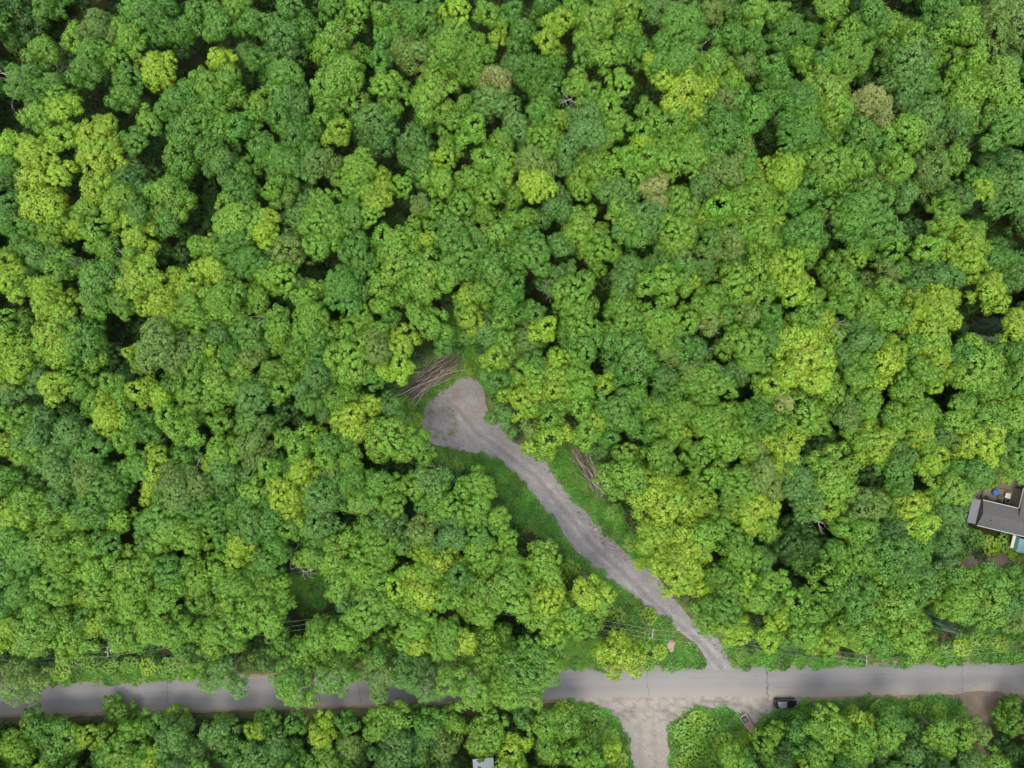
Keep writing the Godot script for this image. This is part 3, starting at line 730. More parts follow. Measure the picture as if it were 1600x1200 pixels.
func make_ground() -> void:
	# where the canopy is open
	var px := {
		"drive_side": "672,700 700,702 740,710 780,724 800,738 822,760 845,790 880,842 900,866 930,892 1000,942 1060,986 1100,1035 1090,1045 1035,1045 1020,1012 985,985 950,940 935,905 880,875 870,850 840,835 800,815 785,780 765,745 735,735 690,725",
		"drive_far_side": "766,640 775,660 800,690 852,722 890,690 915,700 945,760 955,790 1000,850 1025,905 1060,930 1080,965 1120,1000 1145,1040 1100,985 1040,918 985,865 930,812 890,770 850,722 800,690",
		"turnaround_rim": "600,610 625,580 700,540 690,500 705,480 720,500 735,545 755,545 765,590 770,640 760,612 748,597 733,588 715,592 690,608 672,622 662,640 661,665 665,690 650,700 640,660 620,650",
		"verge_east": "1120,1003 1180,1015 1240,1025 1290,1022 1350,1030 1400,1040 1480,1005 1520,985 1620,975 1620,1036 1350,1042 1140,1046 1138,1030",
		"verge_west": "70,1070 80,1048 150,1035 300,1032 330,1064 200,1068",
		"lane_west": "890,1092 940,1104 965,1125 982,1150 990,1215 930,1215 900,1170 880,1130 870,1105",
		"lane_east": "1046,1215 1044,1150 1056,1125 1085,1107 1142,1110 1150,1128 1158,1160 1140,1185 1120,1215",
		"verge_south": "1266,1096 1500,1088 1525,1120 1500,1135 1420,1128 1390,1104 1266,1108",
		"road_gap": "-40,1060 1640,1028 1640,1092 -40,1124",
		"yard": "1462,880 1485,866 1560,868 1620,872 1620,892 1540,886 1470,888",
		"patio": "1500,790 1505,765 1540,752 1620,735 1620,795 1530,800",
		"house": "1515,780 1620,760 1620,850 1515,825",
		"verge_middle": "868,1010 900,995 940,1000 945,1044 872,1050",
		"pull_off_rim": "1176,1140 1190,1126 1214,1112 1244,1107 1256,1094 1274,1096 1290,1108 1262,1128 1200,1150 1180,1152",
		"trailer_side": "1142,1110 1154,1119 1158,1132 1172,1146 1160,1160 1150,1150",
		"west_gap": "440,900 470,885 505,890 510,930 500,965 470,960 455,930",
	}
	var poly := {}
	for k in px:
		poly[k] = outline(px[k])
	mat.drive = smooth(outline(DRIVE), 0.28)
	mat.road = smooth(outline(ROAD), 0.22)
	mat.shoulder = smooth(outline(SHOULDER), 0.45)
	mat.lane = smooth(outline(LANE), 0.4)
	mat.track = smooth(outline(TRACK), 0.5)
	mat.clear = poly.values() + [outline(DRIVE), outline(ROAD), outline(LANE), outline(TRACK)]
	mat.grassy = [poly.drive_side, poly.drive_far_side, poly.turnaround_rim, poly.verge_east, poly.verge_west, poly.lane_west, poly.lane_east, poly.verge_south, poly.west_gap, poly.verge_middle, poly.pull_off_rim, poly.trailer_side]
	mat.paved = [outline(DRIVE), outline(ROAD), outline(LANE), outline(TRACK), outline("1512,778 1590,768 1620,760 1620,846 1590,862 1515,822"), outline("1502,786 1502,766 1530,762 1555,766 1590,766 1590,796 1530,790")]
	mat.poly = poly
	var bare := [outline("596,606 700,536 735,552 720,590 655,640 625,650"), outline("690,480 715,470 735,540 712,545"), outline("884,680 912,690 940,740 955,790 935,792 905,745"), outline("846,722 880,712 892,742 868,748"), outline("902,796 926,800 968,850 1000,878 985,880 940,838"), outline("1452,876 1470,862 1620,862 1620,905 1470,892"), poly.patio, outline("1540,742 1620,720 1620,790 1540,780"), outline("540,590 580,600 600,650 575,650"), outline("780,1040 860,1100 760,1106")]
	var rims := []
	for k in [DRIVE, ROAD, LANE, TRACK]:
		rims += Geometry2D.offset_polygon(outline(k), 2.4)
	var xs := []
	for v in [-1500, -600, -300, -200, -150]:
		xs.append(float(v))
	for i in 271:
		xs.append(-135.0 + i)
	for v in [150, 200, 300, 600, 1500]:
		xs.append(float(v))
	var s := Soup.new()
	var cols := []
	for x in xs:
		for z in xs:
			var q := Vector2(x, z)
			var n := noise(q, 0.12) * 0.5 + 0.5
			var n2 := noise(q, 0.35, 90.0) * 0.5 + 0.5
			var c := Color(0.030, 0.022, 0.015).lerp(Color(0.014, 0.024, 0.008), n2)
			if inside(q, rims):
				c = Color(0.062, 0.052, 0.036).lerp(Color(0.042, 0.060, 0.018), n2)
			if inside(q, mat.grassy):
				c = Color(0.045, 0.100, 0.014).lerp(Color(0.075, 0.100, 0.026), n)
			if inside(q, bare):
				c = Color(0.085, 0.062, 0.045).lerp(Color(0.050, 0.050, 0.024), n2 * 0.8)
			if inside(q, [poly.patio, poly.yard]):
				c = Color(0.105, 0.086, 0.070).lerp(Color(0.06, 0.056, 0.034), n2)
			cols.append(c * lerpf(0.8, 1.2, n))
	var w := xs.size()
	for i in w - 1:
		for j in w - 1:
			for k in [[0, 0], [1, 0], [1, 1], [0, 0], [1, 1], [0, 1]]:
				s.v.append(Vector3(xs[i + k[0]], 0, xs[j + k[1]]))
				s.c.append(cols[(i + k[0]) * w + j + k[1]])
				s.n.append(Vector3.UP)
	struct("ground", s.mesh(), earthy(mat.speckle, 7.0))


const DRIVE := "1104,1046 1103,1033 1091,1010 1060,986 1030,963 1000,941 960,911 925,889 900,863 880,839 860,811 842,786 820,758 800,738 780,723 740,709 700,701 671,690 661,668 662,640 672,622 690,608 714,593 733,587 748,596 757,612 761,636 768,655 788,662 791,678 801,690 825,700 851,721 871,742 891,770 906,790 931,812 961,845 986,865 1011,885 1041,918 1063,945 1077,965 1102,985 1122,1000 1133,1015 1143,1033 1146,1046"
const ROAD := "-420,1088 -200,1082 0,1073 100,1068 200,1066 400,1057 640,1049 885,1045 1000,1044 1200,1041 1350,1039 1600,1033 1900,1026 2100,1022 2100,1072 1900,1077 1600,1084 1400,1086 1200,1090 1000,1091 870,1093 600,1100 460,1105 300,1109 100,1114 0,1117 -200,1124 -420,1130"
const SHOULDER := "-420,1082 -200,1076 0,1068 100,1064 200,1062 400,1053 640,1045 885,1042 1000,1040 1200,1037 1350,1034 1600,1029 1900,1022 2100,1018 2100,1079 1900,1084 1600,1090 1400,1093 1260,1097 1200,1099 1120,1101 1050,1103 960,1103 870,1098 600,1104 460,1109 300,1113 100,1119 0,1122 -200,1129 -420,1136"
const LANE := "880,1091 905,1097 930,1103 950,1113 966,1130 979,1152 987,1200 992,1420 1052,1420 1048,1200 1044,1152 1053,1128 1078,1110 1104,1105 1140,1108 1154,1119 1160,1130 1175,1138 1186,1126 1212,1111 1242,1106 1250,1092 1150,1089 1000,1089"
const TRACK := "1490,1084 1568,1082 1562,1098 1546,1112 1544,1140 1550,1170 1556,1215 1575,1300 1552,1300 1538,1215 1528,1165 1522,1130 1506,1108"


func make_roads() -> void:
	var gravel := earthy(grain(0.03, 0.55, 1.42, 5, 11, 1024), 11.0, 0.95, 0.5)
	var tarmac := earthy(grain(0.025, 0.82, 1.18, 5, 13, 1024), 7.0, 0.9)
	var dirt := earthy(grain(0.02, 0.68, 1.28, 5, 17, 1024), 10.0, 0.95, 0.5)
	struct("road_shoulder", sheet(mat.shoulder, 0.004, 1.0, func(q): return Color(0.088, 0.066, 0.052).lerp(Color(0.130, 0.106, 0.086), noise(q, 0.5) * 0.5 + 0.5), level), dirt)
	var pave := func(q: Vector2) -> Color:
		var east := smoothstep(0.0, 42.0, q.x)
		var mid: float = 53.0 + 5.9 + (-0.0244 * (q.x - 15.0)) * 1.0
		var across: float = (q.y - (58.4 - q.x * 0.0245)) / 2.9
		var c := Color(0.100, 0.097, 0.100).lerp(Color(0.093, 0.0925, 0.097), east)
		var streak := 0.0
		for t in [-0.55, 0.5]:
			streak += exp(-pow((across - t) / 0.22, 2.0))
		c *= 1.0 - 0.10 * streak + 0.05 * noise(Vector2(q.x * 0.04, q.y * 3.0), 0.5) + 0.05 * noise(q, 0.3)
		if absf(across) > 0.72:
			c = c.lerp(Color(0.118, 0.106, 0.096), 0.55 * (absf(across) - 0.72) / 0.28)
		var dusty := exp(-pow((q.x - 33.0) / 16.0, 2.0)) * clampf(across * 0.5 + 0.6, 0.0, 1.0)
		c = c.lerp(Color(0.128, 0.118, 0.110), dusty * 0.55)
		return c
	struct("road", sheet(mat.road, 0.010, 0.6, pave, level), tarmac)
	var lane_tint := func(q: Vector2) -> Color:
		var c := Color(0.138, 0.128, 0.119).lerp(Color(0.098, 0.088, 0.080), clampf(noise(q, 0.55) * 1.4 + 0.35, 0.0, 1.0))
		if q.y > 66.0:
			var off: float = (q.x - (26.5 + (q.y - 66.0) * 0.03)) / 3.4
			c = c.lerp(Color(0.132, 0.121, 0.113), 0.6)
			for t in [-0.45, 0.35]:
				c *= 1.0 - 0.26 * exp(-pow((off - t + 0.12 * noise(Vector2(0, q.y), 0.2)) / 0.13, 2.0)) * (0.6 + 0.4 * noise(q, 0.4))
		else:
			for k in 3:
				var arc := absf(Vector2(q.x - 12.0 - k * 14.0, q.y - 78.0).length() - 13.0 - k * 1.5)
				c *= 1.0 - 0.28 * exp(-pow(arc / 0.35, 2.0))
		return c
	struct("sandy_lane", sheet(mat.lane, 0.016, 0.6, lane_tint, level), dirt)
	struct("dirt_track", sheet(mat.track, 0.016, 0.6, func(q): return Color(0.105, 0.083, 0.068).lerp(Color(0.066, 0.052, 0.042), noise(q, 0.5) * 0.5 + 0.5), level), dirt)
	var heap := P(737, 621)
	var mid := outline("712,640 745,680 790,712 840,752 885,806 920,850 965,892 1010,935 1050,972 1090,1005 1122,1042")
	var drive_tint := func(q: Vector2) -> Color:
		var c := Color(0.100, 0.0955, 0.099).lerp(Color(0.122, 0.117, 0.120), noise(q, 0.3) * 0.6 + 0.5)
		c *= 1.0 + 0.20 * noise(q, 0.9, 17.0) + 0.12 * noise(q, 0.25, 60.0)
		var off := 1e9
		for k in mid.size() - 1:
			var near := Geometry2D.get_closest_point_to_segment(q, mid[k], mid[k + 1])
			var dd := q.distance_to(near) * signf((mid[k + 1] - mid[k]).cross(q - near))
			if absf(dd) < absf(off):
				off = dd
		for t in [-1.25, 0.45]:
			c *= 1.0 + 0.22 * exp(-pow((off - t + 0.3 * noise(q, 0.1, 9.0)) / 0.28, 2.0)) * (0.7 + noise(q, 0.3, 5.0))
		c *= 1.0 - 0.15 * exp(-pow((off + 0.4) / 0.35, 2.0))
		var rim := Vector2(q.x - heap.x, q.y - heap.z).length()
		if absf(rim - 3.1) < 0.8 and q.y > heap.z - 1.5:
			c = c.lerp(Color(0.115, 0.080, 0.062), 0.55 * (noise(q, 0.6, 7.0) + 0.5))
		var weed := P(690, 660)
		var d := Vector2(q.x - weed.x, q.y - weed.z).length()
		if absf(d - 2.6) < 0.9:
			c = c.lerp(Color(0.060, 0.066, 0.030), clampf(noise(q, 0.6, 31.0) * 1.4 + 0.25, 0.0, 0.8))
		return c
	var drive_lift := func(q: Vector2) -> float:
		var d := Vector2((q.x - heap.x) / 1.0, (q.y - heap.z) / 1.2).length()
		return 0.55 * exp(-pow(d / 1.9, 2.0)) + 0.03 * (noise(q, 0.25, 3.0) + 0.7)
	struct("gravel_driveway", sheet(mat.drive, 0.006, 0.5, drive_tint, drive_lift), gravel)
	# cracks and patched seams in the old asphalt
	rng.seed = 321
	var s := Soup.new()
	for e in [[1197, 1042, 1089, 0.16], [1010, 1046, 1088, 0.05], [1502, 1037, 1083, 0.05], [260, 1065, 1108, 0.06], [560, 1053, 1099, 0.06]]:
		var last := P(e[0], e[1])
		for i in 12:
			var q := P(e[0] + R(-2, 2) + i * 0.3, lerpf(e[1], e[2], (i + 1) / 12.0))
			var w := Vector3(e[3] * R(0.6, 1.4), 0, 0)
			s.quad(last - w, last + w, q + w, q - w, Vector3.UP, grey(R(0.7, 1.2)))
			last = q
	for e in [[880, 1300, -0.45], [1180, 1640, -0.62], [60, 420, 0.15], [1210, 1560, 0.3], [90, 330, -0.55]]:
		var x: float = e[0]
		var last := P(x, 1073.5 - x * 0.0115 * 1.0 + e[2] * 20.0 + 8.0)
		while x < e[1]:
			x += R(9, 16)
			var q := P(x, 1073.5 - x * 0.0115 + e[2] * 20.0 + 8.0 + R(-1.3, 1.3))
			var w := Vector3(0, 0, R(0.012, 0.035))
			if R(0, 1) < 0.6:
				s.quad(last - w, last + w, q + w, q - w, Vector3.UP, grey(R(0.7, 1.3)))
			last = q
	for i in s.v.size():
		s.v[i].y = 0.0145
	var seam := flat(0.050, 0.049, 0.050, 0.9)
	seam.vertex_color_use_as_albedo = true
	struct("road_markings", s.mesh(), seam)


func make_growth() -> void:
	rng.seed = 909
	var tuft := tuft_mesh(401)
	var weed := clump_mesh(402, 0.75, 0.6, 60, 0.26, 0.36)
	var fern := clump_mesh(403, 1.1, 0.9, 70, 0.42, 0.26)
	var grass := []
	var grass_tint := []
	var weeds := []
	var weed_tint := []
	var under := []
	var under_tint := []
	for p in mat.grassy:
		var b := Rect2(p[0], Vector2.ZERO)
		for q in p:
			b = b.expand(q)
		for i in int(b.get_area() * 5.0):
			var q := b.position + Vector2(R(0, 1), R(0, 1)) * b.size
			if not Geometry2D.is_point_in_polygon(q, p) or inside(q, mat.paved):
				continue
			var k := R(0.6, 1.8) * R(0.8, 1.1)
			var patch := noise(q, 0.25, 40.0)
			var basis := Basis(Vector3.UP, R(0, TAU)).scaled(Vector3(k, k * R(0.7, 1.2), k))
			if patch > -0.05 and R(0, 1) < 0.40:
				weeds.append(Transform3D(basis, Vector3(q.x, 0, q.y)))
				var v := R(0.55, 1.4)
				weed_tint.append(Color(0.040 * v * R(0.8, 1.4), 0.132 * v, 0.013 * v))
			elif patch > -0.38 or R(0, 1) < 0.25:
				grass.append(Transform3D(basis, Vector3(q.x, 0, q.y)))
				var v := R(0.6, 1.35)
				grass_tint.append(Color(0.054 * v * R(0.8, 1.5), 0.145 * v, 0.015 * v))
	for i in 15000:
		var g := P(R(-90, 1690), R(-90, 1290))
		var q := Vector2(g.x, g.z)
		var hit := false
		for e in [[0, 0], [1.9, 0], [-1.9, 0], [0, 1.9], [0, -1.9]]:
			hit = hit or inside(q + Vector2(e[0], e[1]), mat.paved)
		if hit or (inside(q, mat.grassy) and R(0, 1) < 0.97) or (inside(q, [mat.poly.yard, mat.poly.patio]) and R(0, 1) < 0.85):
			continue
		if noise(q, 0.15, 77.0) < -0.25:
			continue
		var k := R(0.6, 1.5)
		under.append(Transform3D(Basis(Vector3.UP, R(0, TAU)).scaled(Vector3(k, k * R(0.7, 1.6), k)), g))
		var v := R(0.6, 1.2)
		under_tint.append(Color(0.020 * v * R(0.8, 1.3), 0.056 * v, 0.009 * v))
	scatter("grass", tuft, mat.any_leaf, grass, grass_tint, "rough bright grass along the drive and the road verges")
	scatter("weeds", weed, mat.any_leaf, weeds, weed_tint, "leafy green weeds in the grass along the drive")
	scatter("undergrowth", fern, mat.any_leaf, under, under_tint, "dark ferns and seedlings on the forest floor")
	# loose stones beside the gravel
	var pebble := stone_mesh(405)
	var stones := []
	var stone_tint := []
	var strips := [[905, 797, 985, 876, 9, 170], [846, 726, 892, 746, 9, 50], [1010, 884, 1075, 962, 4, 60], [838, 786, 905, 868, 4, 40], [663, 640, 700, 604, 4, 40], [905, 1099, 975, 1150, 5, 70], [1056, 1126, 1110, 1104, 4, 60], [1098, 990, 1140, 1030, 4, 40]]
	for e in strips:
		for i in e[5]:
			var f := R(0, 1)
			var g := P(lerpf(e[0], e[2], f) + R(-1, 1) * e[4], lerpf(e[1], e[3], f) + R(-1, 1) * e[4])
			var k := R(0.05, 0.24) * R(0.4, 1.0)
			stones.append(Transform3D(Basis(Vector3.UP, R(0, TAU)).scaled(Vector3(k * 1.3, k, k)), g))
			var v := R(0.05, 0.12)
			stone_tint.append(Color(v, v * 0.88, v * 0.76))
	var sm := flat(1, 1, 1, 0.9)
	sm.vertex_color_use_as_albedo = true
	scatter("rubble", pebble, sm, stones, stone_tint, "loose pale stones along the edges of the drive")
	# sticks in the two piles
	var twig := tube_mesh(Vector3(-0.5, 0, 0), Vector3(0.5, 0, 0), 0.03, 0.015, 5)
	var twigs := []
	var twig_tint := []
	for e in [[622, 618, 715, 560, 15, 560], [898, 700, 944, 775, 12, 260]]:
		for i in e[5]:
			var f := R(0, 1)
			var g := P(lerpf(e[0], e[2], f) + R(-1, 1) * e[4], lerpf(e[1], e[3], f) + R(-1, 1) * e[4], R(0.05, 0.7))
			var along := atan2(-(e[3] - e[1]), e[2] - e[0])
			twigs.append(Transform3D(Basis.from_euler(Vector3(0, along + rng.randfn(0, 0.5), R(-0.3, 0.3))).scaled(Vector3.ONE * R(0.9, 2.4)), g))
			var v := R(0.03, 0.11)
			twig_tint.append(Color(v, v * 0.85, v * 0.72))
	scatter("brushwood", twig, sm, twigs, twig_tint, "thin broken sticks lying among the felled logs")


# ------------------------------------------------------------------ things
func make_dead_trees() -> void:
	var spots := [
		[422, 492, 1.0, 0.93, "grey bare tree showing through the canopy west of the clearing, branches spread flat"], [446, 872, 0.85, 0.8, "pale bare treetop beside the dark gap north of the road, upper of two"],
		[466, 896, 1.0, 0.78, "bleached bare tree at the edge of the dark grassy gap, lower of two"], [1222, 390, 1.5, 0.95, "large tangle of bare grey branches among the eastern crowns"],
		[1116, 506, 0.9, 1.0, "slim bare white branches poking through a green crown in the middle of the eastern forest"], [1126, 543, 0.7, 0.9, "small white broken treetop in a dark hole of the eastern forest"],
		[1150, 580, 1.0, 1.0, "grey thin bare branches over a pale green crown above a dark gap"], [298, 735, 0.9, 0.9, "bare grey branches lying over a dark hole in the western forest"],
		[240, 874, 0.9, 0.72, "weathered bare tree fallen into the dark hole of the southwestern forest"], [1364, 298, 0.8, 0.95, "bare grey limbs between green crowns in the northeastern forest"],
		[895, 146, 0.8, 1.0, "grey bare twigs over a small dark gap in the northern forest"], [1100, 62, 1.0, 0.85, "tall bare leaning stems in the dark gap near the top edge"],
		[1312, 505, 0.8, 1.0, "pale bare stems leaning out of a blue-green crown in the eastern forest"], [1290, 820, 0.8, 0.95, "grey bare treetop beside a yellow-green crown west of the house"],
		[114, 416, 0.6, 1.0, "small grey bare branch tuft between lime crowns at the western side"], [10, 118, 1.2, 0.85, "bare brown stems leaning outward at the northwestern corner"],
		[618, 1182, 0.8, 0.6, "grey bare branches in the woods south of the road"], [176, 390, 0.6, 1.0, "short pale bare bough above a dark gap in the northwestern forest"],
		[1262, 762, 0.8, 1.05, "fine pale twigs over a blue-green crown southeast of the clearing"], [860, 452, 0.7, 1.0, "white bare twigs at the rim of the dark gap north of the clearing"],
	]
	var meshes := [bare_mesh(501), bare_mesh(502), bare_mesh(503)]
	var stem := tube_mesh(Vector3.ZERO, Vector3(0, 14.0, 0), 0.2, 0.05, 7)
	rng.seed = 55
	for e in spots:
		var h: float = 16.3 * e[3]
		var g := P(e[0], e[1], h)
		var o := thing("dead_tree", e[4], "tree", Vector3(g.x, 0, g.z), R(0, TAU), "bare dead trees")
		var k: float = h / 15.2
		obj("trunk", stem, mat.dead, o).scale = Vector3(1, k, 1)
		obj("branches", meshes[rng.randi() % 3], mat.dead, o).scale = Vector3(e[2], k, e[2])


func make_spruces() -> void:
	var mesh := spruce_mesh(601)
	var mesh2 := spruce_mesh(602)
	var needle := leafy(0.045, 0.082, 0.048)
	var needle2 := leafy(0.062, 0.100, 0.072)
	var stem := tube_mesh(Vector3.ZERO, Vector3(0, 9.6, 0), 0.14, 0.02, 7)
	var spots := [
		[1522, 533, 15.0, 0, "tall dark spruce with a pointed top leaning over the gap at the eastern edge"], [1590, 674, 13.0, 0, "dark spruce partly under lime crowns at the eastern edge"],
		[1497, 962, 7.5, 1, "blue-grey young spruce beside the dark hole southwest of the house"], [1480, 980, 6.8, 1, "blue-grey young spruce next to the small red shrub"],
		[1458, 968, 6.0, 1, "smallest blue-grey spruce tucked against the broad roadside crown"], [1565, 508, 14.0, 0, "dark broken spruce above the pointed one at the eastern edge"],
	]
	for e in spots:
		var g := P(e[0], e[1], e[2] * 0.5)
		var o := thing("spruce_tree", e[4], "tree", Vector3(g.x, 0, g.z), e[0], "spruces at the eastern side")
		var k: float = e[2] / 10.0
		var kw: float = lerpf(k, 1.0, 0.3)
		obj("trunk", stem, mat.bark, o).scale = Vector3(k, k, k)
		obj("crown", mesh if e[3] == 0 else mesh2, needle if e[3] == 0 else needle2, o).scale = Vector3(kw, k, kw)


func make_shrubs() -> void:
	var meshes := [clump_mesh(701, 1.0, 1.5, 260, 0.26, 0.36), clump_mesh(702, 1.0, 1.2, 240, 0.30, 0.30), clump_mesh(703, 1.0, 1.8, 280, 0.24, 0.4)]
	var stem := tube_mesh(Vector3.ZERO, Vector3(0, 0.9, 0), 0.06, 0.03, 5)
	var list := """
	O 120 1030 15;G 145 1036 15;L 95 1046 18;G 172 1036 15;G 206 1036 15;Y 234 1040 14;G 262 1040 16;O 286 1032 14;G 905 905 16;L 890 892 18;G 912 925 14;L 958 962 18;G 985 975 16;L 1012 962 15;G 1002 992 14;L 1030 1018 13;G 1012 1035 13
	G 1160 1026 12;L 880 1110 18;G 905 1118 16;G 930 1125 18;L 955 1150 16;G 915 1150 20;L 965 1185 16;G 1072 1140 20;L 1090 1122 16;G 1110 1140 20;G 1085 1170 22;L 1130 1160 18;G 1115 1190 20;L 1065 1195 16;L 1160 1165 16
	G 1520 842 17;L 1546 852 17;G 1572 846 17;G 1500 862 15;L 1585 866 13;G 1590 890 15;L 1500 1010 15;G 1530 1000 16;L 1560 1004 14;G 1480 1012 12;G 1430 1108 14;L 1466 1108 12;L 1330 1110 12;G 1370 1104 14;G 1540 750 16;L 1515 758 14
	G 690 720 12;G 712 728 14;L 745 745 12;G 735 575 12;G 760 585 14;L 648 655 14;G 640 632 12;L 1000 880 12;G 960 800 14;L 985 850 12;G 625 628 16
	"""
	rng.seed = 66
	var said := {}
	for line in list.split("\n", false):
		for e in line.strip_edges().split(";", false):
			var w := e.strip_edges().split(" ", false)
			if w.size() < 4:
				continue
			var x := float(w[1])
			var y := float(w[2])
			var k := float(w[3]) / 8.2
			var o := thing("shrub", "low %s shrub, %s, %s" % [TONES[w[0]], beside(x, y), spot(x, y)], "shrub", P(x, y), R(0, TAU), "low shrubs in the clearings and on the verges")
			obj("stem", stem, mat.bark, o)
			obj("foliage", meshes[rng.randi() % 3], mat.leaf[{"G": "L", "L": "Y"}.get(w[0], w[0]) + str(rng.randi() % 2)], o).scale = Vector3(k, R(0.8, 1.3), k * R(0.85, 1.1))
	var red := thing("shrub", "small dark red shrub below the blue-grey spruces near the road", "shrub", P(1474, 992))
	obj("stem", stem, mat.bark, red)
	obj("foliage", meshes[0], leafy(0.115, 0.030, 0.028), red).scale = Vector3(0.75, 0.9, 0.75)


func make_logs() -> void:
	rng.seed = 88
	var looks := [flat(0.050, 0.039, 0.032, 0.9), flat(0.083, 0.069, 0.059, 0.9), flat(0.130, 0.116, 0.103, 0.9), flat(0.026, 0.021, 0.018, 0.9), flat(0.165, 0.142, 0.108, 0.85)]
	var hue := ["brown", "grey-brown", "pale grey", "dark brown", "peeled tan"]
	var ends := flat(0.18, 0.14, 0.095, 0.8)
	var meshes := []
	var tips := []
	for k in 6:
		var s := Soup.new()
		var long := 4.2 + k * 1.2
		var r := R(0.055, 0.10)
		var pts := []
		for i in 6:
			pts.append(Vector3((i / 5.0 - 0.5) * long, R(-0.06, 0.06), R(-0.10, 0.10)))
		for i in 5:
			s.tube(pts[i], pts[i + 1], r * (1.0 - 0.11 * i), r * (0.89 - 0.11 * i), 9, Color.WHITE, i == 4)
		for i in 3:
			var p: Vector3 = pts[1 + i]
			s.tube(p, p + Vector3(R(0.1, 0.3), R(0.05, 0.2), R(-0.3, 0.3)), 0.035, 0.02, 5, Color.WHITE, true)
		meshes.append(s.mesh())
		var e := Soup.new()
		e.tube(pts[0] + Vector3(-0.004, 0, 0), pts[0] + Vector3(-0.03, 0, 0), r * 0.98, r * 0.96, 9, Color.WHITE, true)
		tips.append(e.mesh())
	var piles := [
		{"a": [620, 626], "b": [718, 556], "wide": 2.5, "n": 96, "high": 1.5, "spread": 0.24, "where": "dark pile above the gravel turnaround", "picks": [0, 0, 1, 1, 3, 3, 0, 2, 1, 4], "group": "felled logs piled above the gravel turnaround"},
		{"a": [899, 698], "b": [942, 776], "wide": 1.8, "n": 42, "high": 0.9, "spread": 0.22, "where": "pale pile beside the drive", "picks": [1, 2, 2, 0, 3, 1, 2], "group": "felled logs piled beside the drive"},
	]
	for p in piles:
		var a := P(p.a[0], p.a[1])
		var b := P(p.b[0], p.b[1])
		var d := (b - a).normalized()
		var side := Vector3(-d.z, 0, d.x)
		var turn := atan2(-d.z, d.x)
		var order := []
		for i in p.n:
			order.append(rng.randfn(0.0, 0.45))
		order.sort()
		for i in p.n:
			var f: float = clampf(order[i], -1.1, 1.1)
			var look: int = p.picks[rng.randi() % p.picks.size()]
			var k := rng.randi() % 6
			var long := 4.2 + k * 1.2
			var slack: float = maxf(0.0, a.distance_to(b) - long) * 0.5
			var at: Vector3 = (a + b) / 2.0 + d * R(-slack, slack) + side * f * p.wide
			at.y = 0.12 + p.high * (1.0 - minf(1.0, f * f)) * R(0.15, 1.0)
			var o := thing("log", "long %s log, %s counted across the %s" % [hue[look], ordinal(i + 1), p.where], "log", at, 0.0, p.group)
			o.rotation = Vector3(R(0, TAU) * 0.0, turn + rng.randfn(0.0, p.spread) + (PI if R(0, 1) < 0.3 else 0.0), rng.randfn(0.0, 0.03))
			var bk := obj("bark", meshes[k], looks[look], o)
			bk.scale = Vector3(1, 1, 1) * Vector3(1.0, R(0.7, 1.7), 1.0)
			bk.scale.z = bk.scale.y
			obj("cut_end", tips[k], ends, o).scale = bk.scale
	var lone := thing("log", "single pale log lying in the weeds west of the drive", "log", P(697, 737) + Vector3(0, 0.25, 0), 0.6)
	var lm := obj("bark", meshes[0], looks[4], lone)
	lm.scale = Vector3(0.42, 1.2, 1.2)
	var lone2 := thing("log", "thin grey log lying across the weeds below the hollow of the drive", "log", P(815, 844) + Vector3(0, 0.2, 0), -0.02)
	obj("bark", meshes[1], looks[2], lone2).scale = Vector3(0.8, 0.8, 0.8)


func make_boulders() -> void:
	rng.seed = 99
	var tan_stone := flat(0.135, 0.10, 0.074, 0.9)
	var grey_stone := flat(0.13, 0.13, 0.122, 0.9)
	var list := [
		[1048, 1006, 0.85, 0, "large tan boulder in the grass near the mouth of the drive"], [1049, 1014, 0.5, 1, "small white boulder just below the large tan one"], [857, 843, 0.62, 0, "tan boulder in the grass west of the drive"],
		[873, 867, 0.4, 1, "flat white stone in the grass beside the drive"], [900, 892, 0.55, 1, "grey boulder at the western edge of the drive bend"], [725, 566, 0.36, 0, "pale rounded stone at the east end of the dark log pile"],
		[679, 608, 0.3, 0, "small tan stone between the dark log pile and the turnaround"], [648, 626, 0.28, 1, "small pale stone at the southwest end of the dark log pile"], [976, 853, 0.4, 0, "pale boulder on the far edge of the drive"], [931, 827, 0.4, 1, "white-topped boulder in the rubble beside the drive"],
		[1043, 985, 0.3, 0, "small tan stone at the drive edge under the power lines"], [1051, 989, 0.34, 1, "grey stone at the drive edge under the power lines"],
		[1235, 1010, 0.4, 0, "rusty brown boulder in the verge under the power lines"], [898, 850, 0.3, 0, "small tan stone near the middle of the drive's western side"],
	]
	for e in list:
		var o := obj("boulder", stone_mesh(800 + int(e[0])), grey_stone if e[3] else tan_stone)
		o.position = P(e[0], e[1])
		o.scale = Vector3(e[2] * 1.15, e[2] * 0.8, e[2])
		o.rotation.y = R(0, TAU)
		tag(o, e[4], "boulder", "boulders around the drive")


